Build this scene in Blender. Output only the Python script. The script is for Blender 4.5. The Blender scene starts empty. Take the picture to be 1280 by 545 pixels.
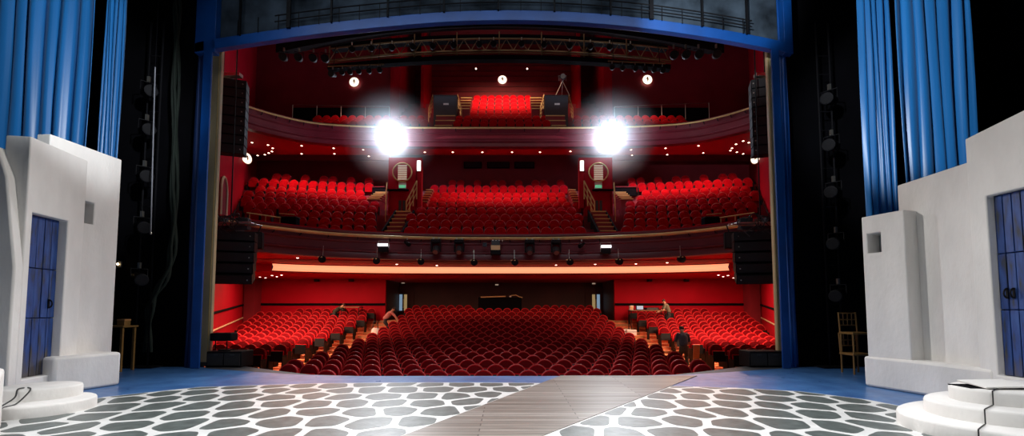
import bpy, bmesh, math, random
from mathutils import Vector, Matrix, Euler
random.seed(7)
S = bpy.context.scene
COL = S.collection
PI = math.pi
# ------------------------------------------------------------------ camera
FPX, CXP, CYP = 571.0, 635.0, 349.0
TH = math.radians(3.6)
CT, ST = math.cos(TH), math.sin(TH)
CAM = Vector((0.35, 0.0, 1.5))
cd = bpy.data.cameras.new('camera')
cam = bpy.data.objects.new('camera', cd); COL.objects.link(cam)
cam.location = CAM; cam.rotation_euler = (PI/2 + TH, 0, 0)
cd.sensor_width = 36.0; cd.lens = 36.0*FPX/1280
cd.shift_x = (640-CXP)/1280; cd.shift_y = (CYP-272.5)/1280
cd.clip_start = 0.05; cd.clip_end = 300
S.camera = cam

def ray(px, py):
    a = (px-CXP)/FPX; b = (py-CYP)/FPX
    return Vector((a, CT + b*ST, ST - b*CT))
def P(px, py, Y):                       # where the line of sight meets depth Y
    d = ray(px, py); return CAM + d*((Y-CAM.y)/d.y)
def PG(px, py, z):                      # where it meets height z
    d = ray(px, py); return CAM + d*((z-CAM.z)/d.z)
def PX(px, py, X):                      # where it meets plane x = X
    d = ray(px, py); return CAM + d*((X-CAM.x)/d.x)

# ------------------------------------------------------------------ materials
def mat(name, col, rough=0.6, metal=0.0, emit=0.0, ecol=None, var=0.0, vscale=4.0, bump=0.0, bscale=30.0, spec=0.5, sheen=0.0, stretch=(1,1,1)):
    m = bpy.data.materials.new(name); m.use_nodes = True
    nt = m.node_tree; b = nt.nodes['Principled BSDF']
    c = (*col, 1)
    b.inputs['Base Color'].default_value = c
    b.inputs['Roughness'].default_value = rough
    b.inputs['Metallic'].default_value = metal
    b.inputs['Specular IOR Level'].default_value = spec
    if sheen: b.inputs['Sheen Weight'].default_value = sheen
    if emit:
        b.inputs['Emission Color'].default_value = (*(ecol or col), 1)
        b.inputs['Emission Strength'].default_value = emit
    if var or bump:
        tc = nt.nodes.new('ShaderNodeTexCoord'); mp = nt.nodes.new('ShaderNodeMapping')
        mp.inputs['Scale'].default_value = stretch
        nt.links.new(tc.outputs['Object'], mp.inputs['Vector'])
    if var:
        n = nt.nodes.new('ShaderNodeTexNoise'); n.inputs['Scale'].default_value = vscale
        n.inputs['Detail'].default_value = 5
        nt.links.new(mp.outputs['Vector'], n.inputs['Vector'])
        r = nt.nodes.new('ShaderNodeValToRGB')
        r.color_ramp.elements[0].position = .3; r.color_ramp.elements[1].position = .7
        r.color_ramp.elements[0].color = (*[x*(1-var) for x in col], 1)
        r.color_ramp.elements[1].color = (*[min(1, x*(1+var*.6)) for x in col], 1)
        nt.links.new(n.outputs['Fac'], r.inputs['Fac'])
        nt.links.new(r.outputs['Color'], b.inputs['Base Color'])
    if bump:
        n2 = nt.nodes.new('ShaderNodeTexNoise'); n2.inputs['Scale'].default_value = bscale
        nt.links.new(mp.outputs['Vector'], n2.inputs['Vector'])
        bp = nt.nodes.new('ShaderNodeBump'); bp.inputs['Strength'].default_value = bump; bp.inputs['Distance'].default_value = .02
        nt.links.new(n2.outputs['Fac'], bp.inputs['Height'])
        nt.links.new(bp.outputs['Normal'], b.inputs['Normal'])
    return m

M = {}
M['plaster'] = mat('white_plaster', (.76,.74,.71), .85, var=.13, vscale=1.6, bump=.25, bscale=18, stretch=(1,1,.45))
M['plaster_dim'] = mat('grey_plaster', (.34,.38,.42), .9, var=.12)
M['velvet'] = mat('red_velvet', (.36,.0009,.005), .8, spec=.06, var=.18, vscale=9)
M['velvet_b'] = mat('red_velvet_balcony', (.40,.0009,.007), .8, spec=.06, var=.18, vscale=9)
M['velvet_shade'] = mat('shaded_red_velvet', (.12,.001,.004), .8, spec=.08, var=.2, vscale=9)  # seat velvet with the shade of the backrest fronts put into the colour
M['seatblack'] = mat('black_seat_shell', (.006,.006,.007), .6, spec=.2)
M['highlight_piping'] = mat('pink_highlight_piping', (.50,.035,.04), .5, spec=.15)  # seat piping; its paler pink carries the highlight along the rim
M['black'] = mat('black_metal', (.006,.006,.008), .6, spec=.15, var=.3)
M['blackmatte'] = mat('black_cloth', (.005,.005,.007), 1.0, spec=.05)
M['wing'] = mat('black_wing_paint', (.003,.003,.0045), 1.0, spec=.08, var=.4, vscale=1.2)
M['dark'] = mat('dark_plastic', (.03,.03,.035), .45)
M['grille'] = mat('speaker_grille', (.014,.014,.016), .7, bump=.6, bscale=160)
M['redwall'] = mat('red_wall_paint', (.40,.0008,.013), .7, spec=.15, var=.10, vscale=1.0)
M['maroon'] = mat('maroon_panel', (.14,.012,.022), .38, var=.15, vscale=1.5)
M['darkmaroon'] = mat('dark_maroon', (.24,.012,.026), .6, var=.15, vscale=1.0)
M['ceil'] = mat('ceiling_dark_red', (.10,.010,.014), .8)
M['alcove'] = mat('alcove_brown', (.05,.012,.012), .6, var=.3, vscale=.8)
M['gold'] = mat('brass_gold', (.72,.52,.22), .35, metal=.4, var=.1)
M['goldpaint'] = mat('gold_paint', (.60,.48,.28), .45, var=.22, vscale=3, stretch=(1,1,.3))
M['wood'] = mat('stair_wood', (.42,.20,.08), .4, var=.25, vscale=6)
M['carpet'] = mat('aisle_carpet', (.75,.24,.10), .9, var=.15, vscale=8)
M['silver'] = mat('worn_metal', (.55,.53,.48), .35, metal=.9)
M['truss'] = mat('truss_metal', (.20,.14,.07), .4, metal=.8)
M['rope'] = mat('pale_rope', (.26,.27,.31), .7)
M['cable'] = mat('black_rubber', (.015,.015,.015), .5)
M['greencable'] = mat('green_cable', (.006,.014,.009), .8, var=.5, vscale=12, stretch=(1,1,.3))
M['skin'] = mat('skin', (.55,.30,.20), .5)
M['hair'] = mat('dark_hair', (.025,.015,.01), .6)
M['white'] = mat('white_paper', (.8,.78,.74), .7)
M['label'] = mat('tan_label', (.75,.52,.25), .5)
M['lens'] = mat('lamp_lens', (1,1,1), .2, emit=60, ecol=(.92,.96,1))
M['down'] = mat('downlight_glass', (1,.9,.8), .3, emit=7, ecol=(1,.72,.55))
M['cove'] = mat('cove_glow', (1,.75,.55), .5, emit=1.05, ecol=(1,.34,.17))  # cove face made to glow in place of its hidden strip light
M['porthole'] = mat('porthole_glass', (1,.95,.85), .3, emit=1.7, ecol=(1,.86,.70))
M['strip'] = mat('strip_light_glass', (1,1,1), .3, emit=2.2, ecol=(1,.95,.88))
M['exit'] = mat('exit_sign_green', (.1,.6,.3), .4, emit=.6, ecol=(.15,.75,.4))
M['paneblue'] = mat('pane_blue', (.3,.45,.6), .3, emit=.45, ecol=(.35,.55,.75))
M['paneyellow'] = mat('pane_yellow', (.6,.5,.25), .3, emit=.35, ecol=(.65,.5,.22))
M['warmbulb'] = mat('warm_bulb', (1,.8,.5), .3, emit=14, ecol=(1,.7,.35))
M['fixled'] = mat('fixture_lit_face', (1,1,1), .3, emit=2.0, ecol=(.9,.9,.95))
M['glassdim'] = mat('dim_round_glass', (.5,.42,.36), .2, emit=.28, ecol=(1,.75,.55))
M['blueframe'] = mat('blue_portal_paint', (.003,.066,.30), .42, var=.25, vscale=1.5)
M['bluecloth'] = mat('blue_silk', (.015,.17,.48), .36, var=.22, vscale=1.2, sheen=.1, stretch=(3,3,.2))
M['gauze'] = mat('grey_gauze', (.045,.062,.085), .9, spec=.1, var=.85, vscale=1.3)
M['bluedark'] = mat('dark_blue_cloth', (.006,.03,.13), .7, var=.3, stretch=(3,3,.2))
M['apron'] = mat('apron_grey', (.05,.05,.055), .6, var=.3, vscale=6)
M['mortar'] = mat('painted_white_joint', (.72,.72,.70), .34, var=.12, vscale=5, bump=.12, bscale=9)
M['stone'] = mat('painted_grey_stone', (.10,.118,.112), .36, var=.4, vscale=7, bump=.15, bscale=25)
M['grille2'] = mat('dark_grey_casing', (.05,.05,.06), .7)  # dark grey of the box fronts and junction box
M['gilded'] = mat('gilded_wood', (.22,.12,.035), .4, var=.3)

def mat_door():
    m = bpy.data.materials.new('weathered_blue_boards'); m.use_nodes = True
    nt = m.node_tree; b = nt.nodes['Principled BSDF']; b.inputs['Roughness'].default_value = .55
    tc = nt.nodes.new('ShaderNodeTexCoord'); mp = nt.nodes.new('ShaderNodeMapping'); mp.inputs['Scale'].default_value = (7,7,1.2)
    n = nt.nodes.new('ShaderNodeTexNoise'); n.inputs['Scale'].default_value = 2.2; n.inputs['Detail'].default_value = 8
    r = nt.nodes.new('ShaderNodeValToRGB')
    e = r.color_ramp.elements
    e[0].position = .32; e[0].color = (.02,.025,.035,1); e[1].position = .78; e[1].color = (.03,.09,.30,1)
    x = e.new(.48); x.color = (.010,.042,.19,1)
    nt.links.new(tc.outputs['Object'], mp.inputs['Vector']); nt.links.new(mp.outputs['Vector'], n.inputs['Vector'])
    nt.links.new(n.outputs['Fac'], r.inputs['Fac'])
    sp = nt.nodes.new('ShaderNodeSeparateXYZ'); nt.links.new(tc.outputs['Object'], sp.inputs[0])
    ad = nt.nodes.new('ShaderNodeMath'); ad.operation = 'MULTIPLY_ADD'; ad.inputs[1].default_value = .9; nt.links.new(n.outputs['Fac'], ad.inputs[0]); nt.links.new(sp.outputs['Z'], ad.inputs[2])
    mr = nt.nodes.new('ShaderNodeMapRange'); mr.inputs['From Min'].default_value = .85; mr.inputs['From Max'].default_value = 1.25; mr.inputs['To Min'].default_value = .85; mr.inputs['To Max'].default_value = 0
    nt.links.new(ad.outputs[0], mr.inputs['Value'])
    mx = nt.nodes.new('ShaderNodeMix'); mx.data_type = 'RGBA'; mx.inputs[7].default_value = (.09,.075,.055,1)
    nt.links.new(mr.outputs['Result'], mx.inputs['Factor']); nt.links.new(r.outputs['Color'], mx.inputs[6]); nt.links.new(mx.outputs[2], b.inputs['Base Color'])
    return m
M['door'] = mat_door()

def mat_floor():
    m = bpy.data.materials.new('blue_stage_paint'); m.use_nodes = True
    nt = m.node_tree; b = nt.nodes['Principled BSDF']
    tc = nt.nodes.new('ShaderNodeTexCoord')
    n = nt.nodes.new('ShaderNodeTexNoise'); n.inputs['Scale'].default_value = 2.0; n.inputs['Detail'].default_value = 8
    r = nt.nodes.new('ShaderNodeValToRGB'); e = r.color_ramp.elements
    e[0].position = .32; e[0].color = (.035,.11,.30,1); e[1].position = .72; e[1].color = (.07,.20,.46,1)
    nt.links.new(tc.outputs['Object'], n.inputs['Vector']); nt.links.new(n.outputs['Fac'], r.inputs['Fac'])
    nt.links.new(r.outputs['Color'], b.inputs['Base Color'])
    n3 = nt.nodes.new('ShaderNodeTexNoise'); n3.inputs['Scale'].default_value = 5
    r3 = nt.nodes.new('ShaderNodeMapRange'); r3.inputs['To Min'].default_value = .22; r3.inputs['To Max'].default_value = .42
    nt.links.new(tc.outputs['Object'], n3.inputs['Vector']); nt.links.new(n3.outputs['Fac'], r3.inputs['Value'])
    nt.links.new(r3.outputs['Result'], b.inputs['Roughness'])
    bp = nt.nodes.new('ShaderNodeBump'); bp.inputs['Strength'].default_value = .12; bp.inputs['Distance'].default_value = .02
    n2 = nt.nodes.new('ShaderNodeTexNoise'); n2.inputs['Scale'].default_value = 8
    nt.links.new(tc.outputs['Object'], n2.inputs['Vector']); nt.links.new(n2.outputs['Fac'], bp.inputs['Height']); nt.links.new(bp.outputs['Normal'], b.inputs['Normal'])
    return m
M['floor'] = mat_floor()

def mat_planks():
    m = bpy.data.materials.new('grey_brown_planks'); m.use_nodes = True
    nt = m.node_tree; b = nt.nodes['Principled BSDF']; b.inputs['Roughness'].default_value = .36
    tc = nt.nodes.new('ShaderNodeTexCoord')
    br = nt.nodes.new('ShaderNodeTexBrick')
    br.inputs['Scale'].default_value = 1.0; br.inputs['Brick Width'].default_value = 2.6; br.inputs['Row Height'].default_value = .125
    br.inputs['Mortar Size'].default_value = .008
    br.inputs['Color1'].default_value = (.13,.105,.085,1); br.inputs['Color2'].default_value = (.27,.24,.21,1); br.inputs['Mortar'].default_value = (.05,.042,.036,1)
    nt.links.new(tc.outputs['Object'], br.inputs['Vector'])
    mp = nt.nodes.new('ShaderNodeMapping'); mp.inputs['Scale'].default_value = (.5,9,1)
    n = nt.nodes.new('ShaderNodeTexNoise'); n.inputs['Scale'].default_value = 2; n.inputs['Detail'].default_value = 7
    nt.links.new(tc.outputs['Object'], mp.inputs['Vector']); nt.links.new(mp.outputs['Vector'], n.inputs['Vector'])
    mx = nt.nodes.new('ShaderNodeMix'); mx.data_type = 'RGBA'; mx.blend_type = 'OVERLAY'; mx.inputs['Factor'].default_value = .75
    nt.links.new(br.outputs['Color'], mx.inputs[6]); nt.links.new(n.outputs['Fac'], mx.inputs[7])
    nt.links.new(mx.outputs[2], b.inputs['Base Color'])
    bp = nt.nodes.new('ShaderNodeBump'); bp.inputs['Strength'].default_value = .15; bp.inputs['Distance'].default_value = .02
    nt.links.new(n.outputs['Fac'], bp.inputs['Height']); nt.links.new(bp.outputs['Normal'], b.inputs['Normal'])
    return m
M['planks'] = mat_planks()

# ------------------------------------------------------------------ mesh helpers
def wloc(o):
    v = Vector((0,0,0))
    while o is not None:
        v = v + o.location; o = o.parent
    return v
class MB:
    def __init__(s): s.v = []; s.f = []; s.m = []
    def quadfaces(s, fs, base, mi):
        for f in fs: s.f.append([base+i for i in f]); s.m.append(mi)
    def box(s, c, size, rz=0, mi=0, rx=0, ry=0):
        b = len(s.v); hx, hy, hz = [q/2 for q in size]
        R = Euler((rx,ry,rz)).to_matrix(); c = Vector(c)
        for dx,dy,dz in ((-1,-1,-1),(1,-1,-1),(1,1,-1),(-1,1,-1),(-1,-1,1),(1,-1,1),(1,1,1),(-1,1,1)):
            s.v.append(c + R @ Vector((dx*hx,dy*hy,dz*hz)))
        s.quadfaces([(0,3,2,1),(4,5,6,7),(0,1,5,4),(1,2,6,5),(2,3,7,6),(3,0,4,7)], b, mi); return s
    def bb(s, x0,x1,y0,y1,z0,z1, mi=0):
        return s.box(((x0+x1)/2,(y0+y1)/2,(z0+z1)/2), (abs(x1-x0),abs(y1-y0),abs(z1-z0)), mi=mi)
    def tube(s, pts, r, n=8, mi=0, cap=True):
        pts = [Vector(p) for p in pts]; b0 = len(s.v); N = len(pts)
        up0 = None
        for i,p in enumerate(pts):
            t = (pts[min(i+1,N-1)] - pts[max(i-1,0)])
            if t.length < 1e-9: t = Vector((0,0,1))
            t.normalize()
            if up0 is None:
                up0 = Vector((0,0,1)) if abs(t.z) < .9 else Vector((1,0,0))
            a = t.cross(up0)
            if a.length < 1e-6: a = t.cross(Vector((0,1,0)))
            a.normalize(); c = a.cross(t); c.normalize(); up0 = c
            rr = r[i] if isinstance(r,(list,tuple)) else r
            for k in range(n):
                th = 2*PI*k/n; s.v.append(p + a*math.cos(th)*rr + c*math.sin(th)*rr)
        for i in range(N-1):
            for k in range(n):
                k2 = (k+1)%n
                s.f.append([b0+i*n+k, b0+i*n+k2, b0+(i+1)*n+k2, b0+(i+1)*n+k]); s.m.append(mi)
        if cap:
            s.f.append([b0+k for k in range(n)][::-1]); s.m.append(mi)
            s.f.append([b0+(N-1)*n+k for k in range(n)]); s.m.append(mi)
        return s
    def lathe(s, prof, c=(0,0,0), n=24, mi=0, ax=(0,0,1), sx=1, sy=1):
        # prof: list of (r, h) along the axis ax
        ax = Vector(ax).normalized(); q = Vector((0,0,1)).rotation_difference(ax); c = Vector(c); b0 = len(s.v)
        for (r,h) in prof:
            for k in range(n):
                th = 2*PI*k/n; s.v.append(c + q @ Vector((r*math.cos(th)*sx, r*math.sin(th)*sy, h)))
        for i in range(len(prof)-1):
            for k in range(n):
                k2 = (k+1)%n; s.f.append([b0+i*n+k, b0+i*n+k2, b0+(i+1)*n+k2, b0+(i+1)*n+k]); s.m.append(mi)
        s.f.append([b0+k for k in range(n)][::-1]); s.m.append(mi)
        s.f.append([b0+(len(prof)-1)*n+k for k in range(n)]); s.m.append(mi)
        return s
    def prism(s, poly, z0, z1, mi=0, mtop=None):
        b = len(s.v); n = len(poly)
        for p in poly: s.v.append(Vector((p[0],p[1],z0)))
        for p in poly: s.v.append(Vector((p[0],p[1],z1)))
        s.f.append([b+i for i in range(n)][::-1]); s.m.append(mi)
        s.f.append([b+n+i for i in range(n)]); s.m.append(mi if mtop is None else mtop)
        for i in range(n):
            j = (i+1)%n; s.f.append([b+i,b+j,b+n+j,b+n+i]); s.m.append(mi)
        return s
    def strip(s, A, B, mi=0):             # ribbon between two point lists
        b = len(s.v); n = len(A)
        for p in A: s.v.append(Vector(p))
        for p in B: s.v.append(Vector(p))
        for i in range(n-1): s.f.append([b+i,b+i+1,b+n+i+1,b+n+i]); s.m.append(mi)
        return s
    def sweep(s, rings, mi=0, closed=True, cap=True):   # list of rings of points
        b = len(s.v); n = len(rings[0])
        for R in rings:
            for p in R: s.v.append(Vector(p))
        for i in range(len(rings)-1):
            for k in range(n if closed else n-1):
                k2 = (k+1)%n; s.f.append([b+i*n+k,b+i*n+k2,b+(i+1)*n+k2,b+(i+1)*n+k]); s.m.append(mi)
        if cap and closed:
            s.f.append([b+k for k in range(n)][::-1]); s.m.append(mi)
            s.f.append([b+(len(rings)-1)*n+k for k in range(n)]); s.m.append(mi)
        return s
    def build(s, name, mats, parent=None, smooth=False, bevel=0.0, bseg=2, auto=True):
        if not isinstance(mats,(list,tuple)): mats = [mats]
        off = wloc(parent) if parent is not None else Vector((0,0,0))
        me = bpy.data.meshes.new(name)
        me.from_pydata([tuple(Vector(p)-off) for p in s.v], [], s.f)
        for q in mats: me.materials.append(q)
        me.polygons.foreach_set('material_index', s.m)
        bm = bmesh.new(); bm.from_mesh(me)
        bmesh.ops.recalc_face_normals(bm, faces=bm.faces); bm.to_mesh(me); bm.free()
        if smooth:
            me.polygons.foreach_set('use_smooth', [True]*len(me.polygons))
            try: me.set_sharp_from_angle(angle=math.radians(40))
            except Exception: pass
        me.update()
        o = bpy.data.objects.new(name, me); COL.objects.link(o)
        if parent is not None: o.parent = parent
        if bevel:
            bv = o.modifiers.new('bevel','BEVEL'); bv.width = bevel; bv.segments = bseg; bv.limit_method = 'ANGLE'
            me.polygons.foreach_set('use_smooth', [True]*len(me.polygons))
            try: me.set_sharp_from_angle(angle=math.radians(40))
            except Exception: pass
            bv.harden_normals = False
        return o
def tag(o, label, cat, group=None, kind=None):
    if label: o['label'] = label
    if cat: o['category'] = cat
    if group: o['group'] = group
    if kind: o['kind'] = kind
    return o
def thing(name, label, cat, loc, group=None, rz=0):
    o = bpy.data.objects.new(name, None); COL.objects.link(o)
    o.location = loc; o.rotation_euler = (0,0,rz); o.empty_display_size = .1
    return tag(o, label, cat, group)
def struct(o): o['kind'] = 'structure'; return o
def dup(root, loc, label=None, group=None, rz=None, scale=None):
    r = root.copy(); COL.objects.link(r); r.location = loc
    if rz is not None: r.rotation_euler = (0,0,rz)
    if scale: r.scale = scale
    if label: r['label'] = label
    if group: r['group'] = group
    for ch in KIDS.get(root.name, []):
        c = ch.copy(); COL.objects.link(c); c.parent = r
        for g in KIDS.get(ch.name, []):
            d = g.copy(); COL.objects.link(d); d.parent = c
    return r
KIDS = {}
def register(root):
    KIDS[root.name] = [o for o in COL.objects if o.parent == root]
    for c in KIDS[root.name]: KIDS[c.name] = [o for o in COL.objects if o.parent == c]
ORD = 'first second third fourth fifth sixth seventh eighth ninth tenth eleventh twelfth thirteenth fourteenth fifteenth sixteenth seventeenth eighteenth nineteenth twentieth'.split()
def interp(x, xs, ys):
    if x <= xs[0]: return ys[0]
    for i in range(len(xs)-1):
        if x <= xs[i+1]:
            t = (x-xs[i])/(xs[i+1]-xs[i]); return ys[i]*(1-t)+ys[i+1]*t
    return ys[-1]
def spline(pts, n=8):                      # Catmull-Rom through points
    pts = [Vector(p) for p in pts]; out = []
    for i in range(len(pts)-1):
        p0 = pts[max(i-1,0)]; p1 = pts[i]; p2 = pts[i+1]; p3 = pts[min(i+2,len(pts)-1)]
        for k in range(n):
            t = k/n
            out.append(.5*((2*p1)+(p2-p0)*t+(2*p0-5*p1+4*p2-p3)*t*t+(3*p1-p0-3*p2+p3)*t*t*t))
    out.append(pts[-1]); return out
def mirror_curve(half):                    # half from x=0 to +x, gives full curve from -x to +x
    return [(-x,y) for (x,y) in half[::-1]] + list(half[1:])
# ================================================================== STAGE
def wall_open(A, B, thick, z0, z1, holes=(), ztop=None):
    """solid wall from A to B (xy) whose seen face is A->B, thickness to the left of A->B; holes (u0,u1,za,zb); ztop=(zA,zB) slanting top"""
    A = Vector((A[0],A[1],0)); B = Vector((B[0],B[1],0)); L = (B-A).length; u = (B-A)/L
    nrm = Vector((-u.y,u.x,0))
    us = sorted({0,L,*[h[0] for h in holes],*[h[1] for h in holes]}); zs = sorted({z0,z1,*[h[2] for h in holes],*[h[3] for h in holes]})
    us = [x for x in us if 0 <= x <= L]; zs = [x for x in zs if z0 <= x <= z1]
    def solid(i,k):
        if i < 0 or k < 0 or i >= len(us)-1 or k >= len(zs)-1: return False
        cu = (us[i]+us[i+1])/2; cz = (zs[k]+zs[k+1])/2
        return not any(h[0] < cu < h[1] and h[2] < cz < h[3] for h in holes)
    bm = bmesh.new(); cache = {}
    def vert(i,k,d):
        if (i,k,d) not in cache:
            z = zs[k]
            if ztop and k == len(zs)-1: z = ztop[0] + (ztop[1]-ztop[0])*us[i]/L
            cache[(i,k,d)] = bm.verts.new(A + u*us[i] + nrm*(thick*d) + Vector((0,0,z)))
        return cache[(i,k,d)]
    for i in range(len(us)-1):
        for k in range(len(zs)-1):
            if not solid(i,k): continue
            for d in (0,1): bm.faces.new([vert(i,k,d),vert(i+1,k,d),vert(i+1,k+1,d),vert(i,k+1,d)])
            if not solid(i-1,k): bm.faces.new([vert(i,k,0),vert(i,k+1,0),vert(i,k+1,1),vert(i,k,1)])
            if not solid(i+1,k): bm.faces.new([vert(i+1,k,0),vert(i+1,k+1,0),vert(i+1,k+1,1),vert(i+1,k,1)])
            if not solid(i,k-1): bm.faces.new([vert(i,k,0),vert(i+1,k,0),vert(i+1,k,1),vert(i,k,1)])
            if not solid(i,k+1): bm.faces.new([vert(i,k+1,0),vert(i+1,k+1,0),vert(i+1,k+1,1),vert(i,k+1,1)])
    bmesh.ops.recalc_face_normals(bm, faces=bm.faces)
    return bm
def bm_obj(bm, name, mats, parent=None, bevel=0, seg=3):
    me = bpy.data.meshes.new(name); off = wloc(parent) if parent is not None else Vector((0,0,0))
    bmesh.ops.translate(bm, verts=bm.verts, vec=-off); bm.to_mesh(me); bm.free()
    for q in (mats if isinstance(mats,(list,tuple)) else [mats]): me.materials.append(q)
    o = bpy.data.objects.new(name, me); COL.objects.link(o)
    if parent is not None: o.parent = parent
    if bevel:
        bv = o.modifiers.new('bevel','BEVEL'); bv.width = bevel; bv.segments = seg; bv.limit_method = 'ANGLE'
        me.polygons.foreach_set('use_smooth', [True]*len(me.polygons)); me.set_sharp_from_angle(angle=math.radians(50))
    return o

# ---- stage floor: front edge straight at the middle, drawn back at the sides
EDGE_R = [(0,10.22),(3.0,10.22),(4.1,10.42),(5.0,10.95),(6.0,11.6),(7.3,12.45)]
BLUE_R = [(0,10.20),(3.0,10.20),(4.3,10.40),(5.6,10.85),(7.3,11.55)]
edge = mirror_curve(EDGE_R); blue = mirror_curve(BLUE_R)
def edge_y(x): return interp(abs(x), [p[0] for p in EDGE_R], [p[1] for p in EDGE_R])
struct(MB().prism([(-14,-4),(14,-4),(14,11.75),(7.3,11.75)] + [(x,y) for x,y in blue[::-1]] + [(-7.3,11.75),(-14,11.75)], -.12, 0).build('floor', M['floor']))
lip = MB()
for i in range(len(edge)-1):
    (xa,ya),(xb,yb) = edge[i],edge[i+1]
    a2 = interp(xa,[p[0] for p in blue],[p[1] for p in blue]); b2 = interp(xb,[p[0] for p in blue],[p[1] for p in blue])
    lip.prism([(xa,a2+.003),(xb,b2+.003),(xb,yb+.02),(xa,ya+.02)], -1.7, -.004)
struct(lip.build('trim_apron', M['apron']))

# ---- painted paving
D_L = [PG(30,531,0),PG(66,509,0),PG(130,496.5,0),PG(250,484,0),PG(400,479.3,0)]
D_R = [PG(850,483,0),PG(920,485,0),PG(1000,489.5,0),PG(1085,500,0),PG(1150,517,0)]
disc = [(p.x,p.y) for p in D_L] + [PG(520,478.3,0).xy[:], PG(640,478.6,0).xy[:], PG(740,479.8,0).xy[:]] + [(p.x,p.y) for p in D_R]
disc = [tuple(q) for q in disc] + [(7.0,4.6),(6.4,2.2),(4.6,.6),(2,-.1),(-1.4,-.1),(-4.2,.8),(-6.0,2.4),(-6.75,4.6)]
def hull(pts):
    pts = sorted(pts)
    def half(ps):
        o = []
        for p in ps:
            while len(o) > 1 and (o[-1][0]-o[-2][0])*(p[1]-o[-2][1])-(o[-1][1]-o[-2][1])*(p[0]-o[-2][0]) <= 0: o.pop()
            o.append(p)
        return o[:-1]
    return half(pts)+half(pts[::-1])
disc = hull(disc)
def clip(poly, n, d):                       # keep n.p <= d
    out = []
    for i in range(len(poly)):
        a = poly[i]; b = poly[(i+1)%len(poly)]
        da = n[0]*a[0]+n[1]*a[1]-d; db = n[0]*b[0]+n[1]*b[1]-d
        if da <= 0: out.append(a)
        if da*db < 0:
            t = da/(da-db); out.append((a[0]+(b[0]-a[0])*t, a[1]+(b[1]-a[1])*t))
    return out
def halfplanes(poly, inset):
    out = []
    for i in range(len(poly)):
        a = poly[i]; b = poly[(i+1)%len(poly)]
        e = (b[0]-a[0], b[1]-a[1]); L = math.hypot(*e)
        if L < 1e-6: continue
        n = (e[1]/L, -e[0]/L); out.append((n, n[0]*a[0]+n[1]*a[1]-inset))
    return out
wl = [PG(505,545,0),PG(600,503,0),PG(665,479,0),PG(702,469.6,0)]
wr = [PG(680,545,0),PG(750,513,0),PG(819,483.5,0),PG(872,469.8,0)]
def wline(pts): # straight best line through first and last
    a, b = pts[0], pts[-1]; return (a.x,a.y),(b.x,b.y)
def side_half(a, b, keep_left, inset):
    e = (b[0]-a[0], b[1]-a[1]); L = math.hypot(*e); n = (e[1]/L, -e[0]/L)   # right-hand normal
    d = n[0]*a[0]+n[1]*a[1]
    return (n, d-inset) if keep_left else ((-n[0],-n[1]), -d-inset)
LA, LB = wline(wl); RA, RB = wline(wr)
def extend(a, b, y): t = (y-a[1])/(b[1]-a[1]); return (a[0]+(b[0]-a[0])*t, y)
struct(MB().prism(disc, -.01, .004).build('floor_paving_joint', M['mortar']))
seeds = []; sx, sy = .53, .62
for j in range(-2, 18):
    for i in range(-15, 16):
        x = (i + (.5 if j % 2 else 0))*sx*1.12 + random.uniform(-.11,.11); y = j*sy*.95 - .3 + random.uniform(-.12,.12)
        y += -.012*x*x
        seeds.append((x, y))
stones = MB(); dh = halfplanes(disc, .05)
for (x,y) in seeds:
    cell = [(x-1.2,y-1.2),(x+1.2,y-1.2),(x+1.2,y+1.2),(x-1.2,y+1.2)]
    for (a,b) in seeds:
        dx, dy = a-x, b-y; L = math.hypot(dx,dy)
        if L < 1e-6 or L > 1.9: continue
        n = (dx/L, dy/L); cell = clip(cell, n, n[0]*(x+a)/2+n[1]*(y+b)/2 - .055)
        if len(cell) < 3: break
    if len(cell) < 3: continue
    for (n,d) in dh: 
        cell = clip(cell, n, d)
        if len(cell) < 3: break
    if len(cell) < 3: continue
    for keep in (True, False):
        c2 = clip(cell, *side_half(LA,LB,True,.03)) if keep else clip(cell, *side_half(RA,RB,False,.03))
        if len(c2) < 3: continue
        ar = abs(sum(c2[i][0]*c2[(i+1)%len(c2)][1]-c2[(i+1)%len(c2)][0]*c2[i][1] for i in range(len(c2))))/2
        if ar < .02: continue
        for _ in range(2):
            o = []
            for i in range(len(c2)):
                a = c2[i]; b = c2[(i+1)%len(c2)]
                o += [(a[0]*.85+b[0]*.15,a[1]*.85+b[1]*.15),(a[0]*.15+b[0]*.85,a[1]*.15+b[1]*.85)]
            c2 = o
        stones.prism(c2, .003, .0075)
struct(stones.build('floor_paving', M['stone']))
wy0, wy1 = -.05, 10.19
struct(MB().prism([extend(LA,LB,wy0),extend(RA,RB,wy0),extend(RA,RB,wy1),extend(LA,LB,wy1)], -.01, .012).build('floor_walkway', M['planks']))

def u_of_px(A, B, px):
    k = (px-CXP)/FPX; dx = B[0]-A[0]; dy = B[1]-A[1]
    t = (CAM.x + k*A[1]*CT - A[0])/(dx - k*dy*CT); return t*math.hypot(dx,dy)
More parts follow.
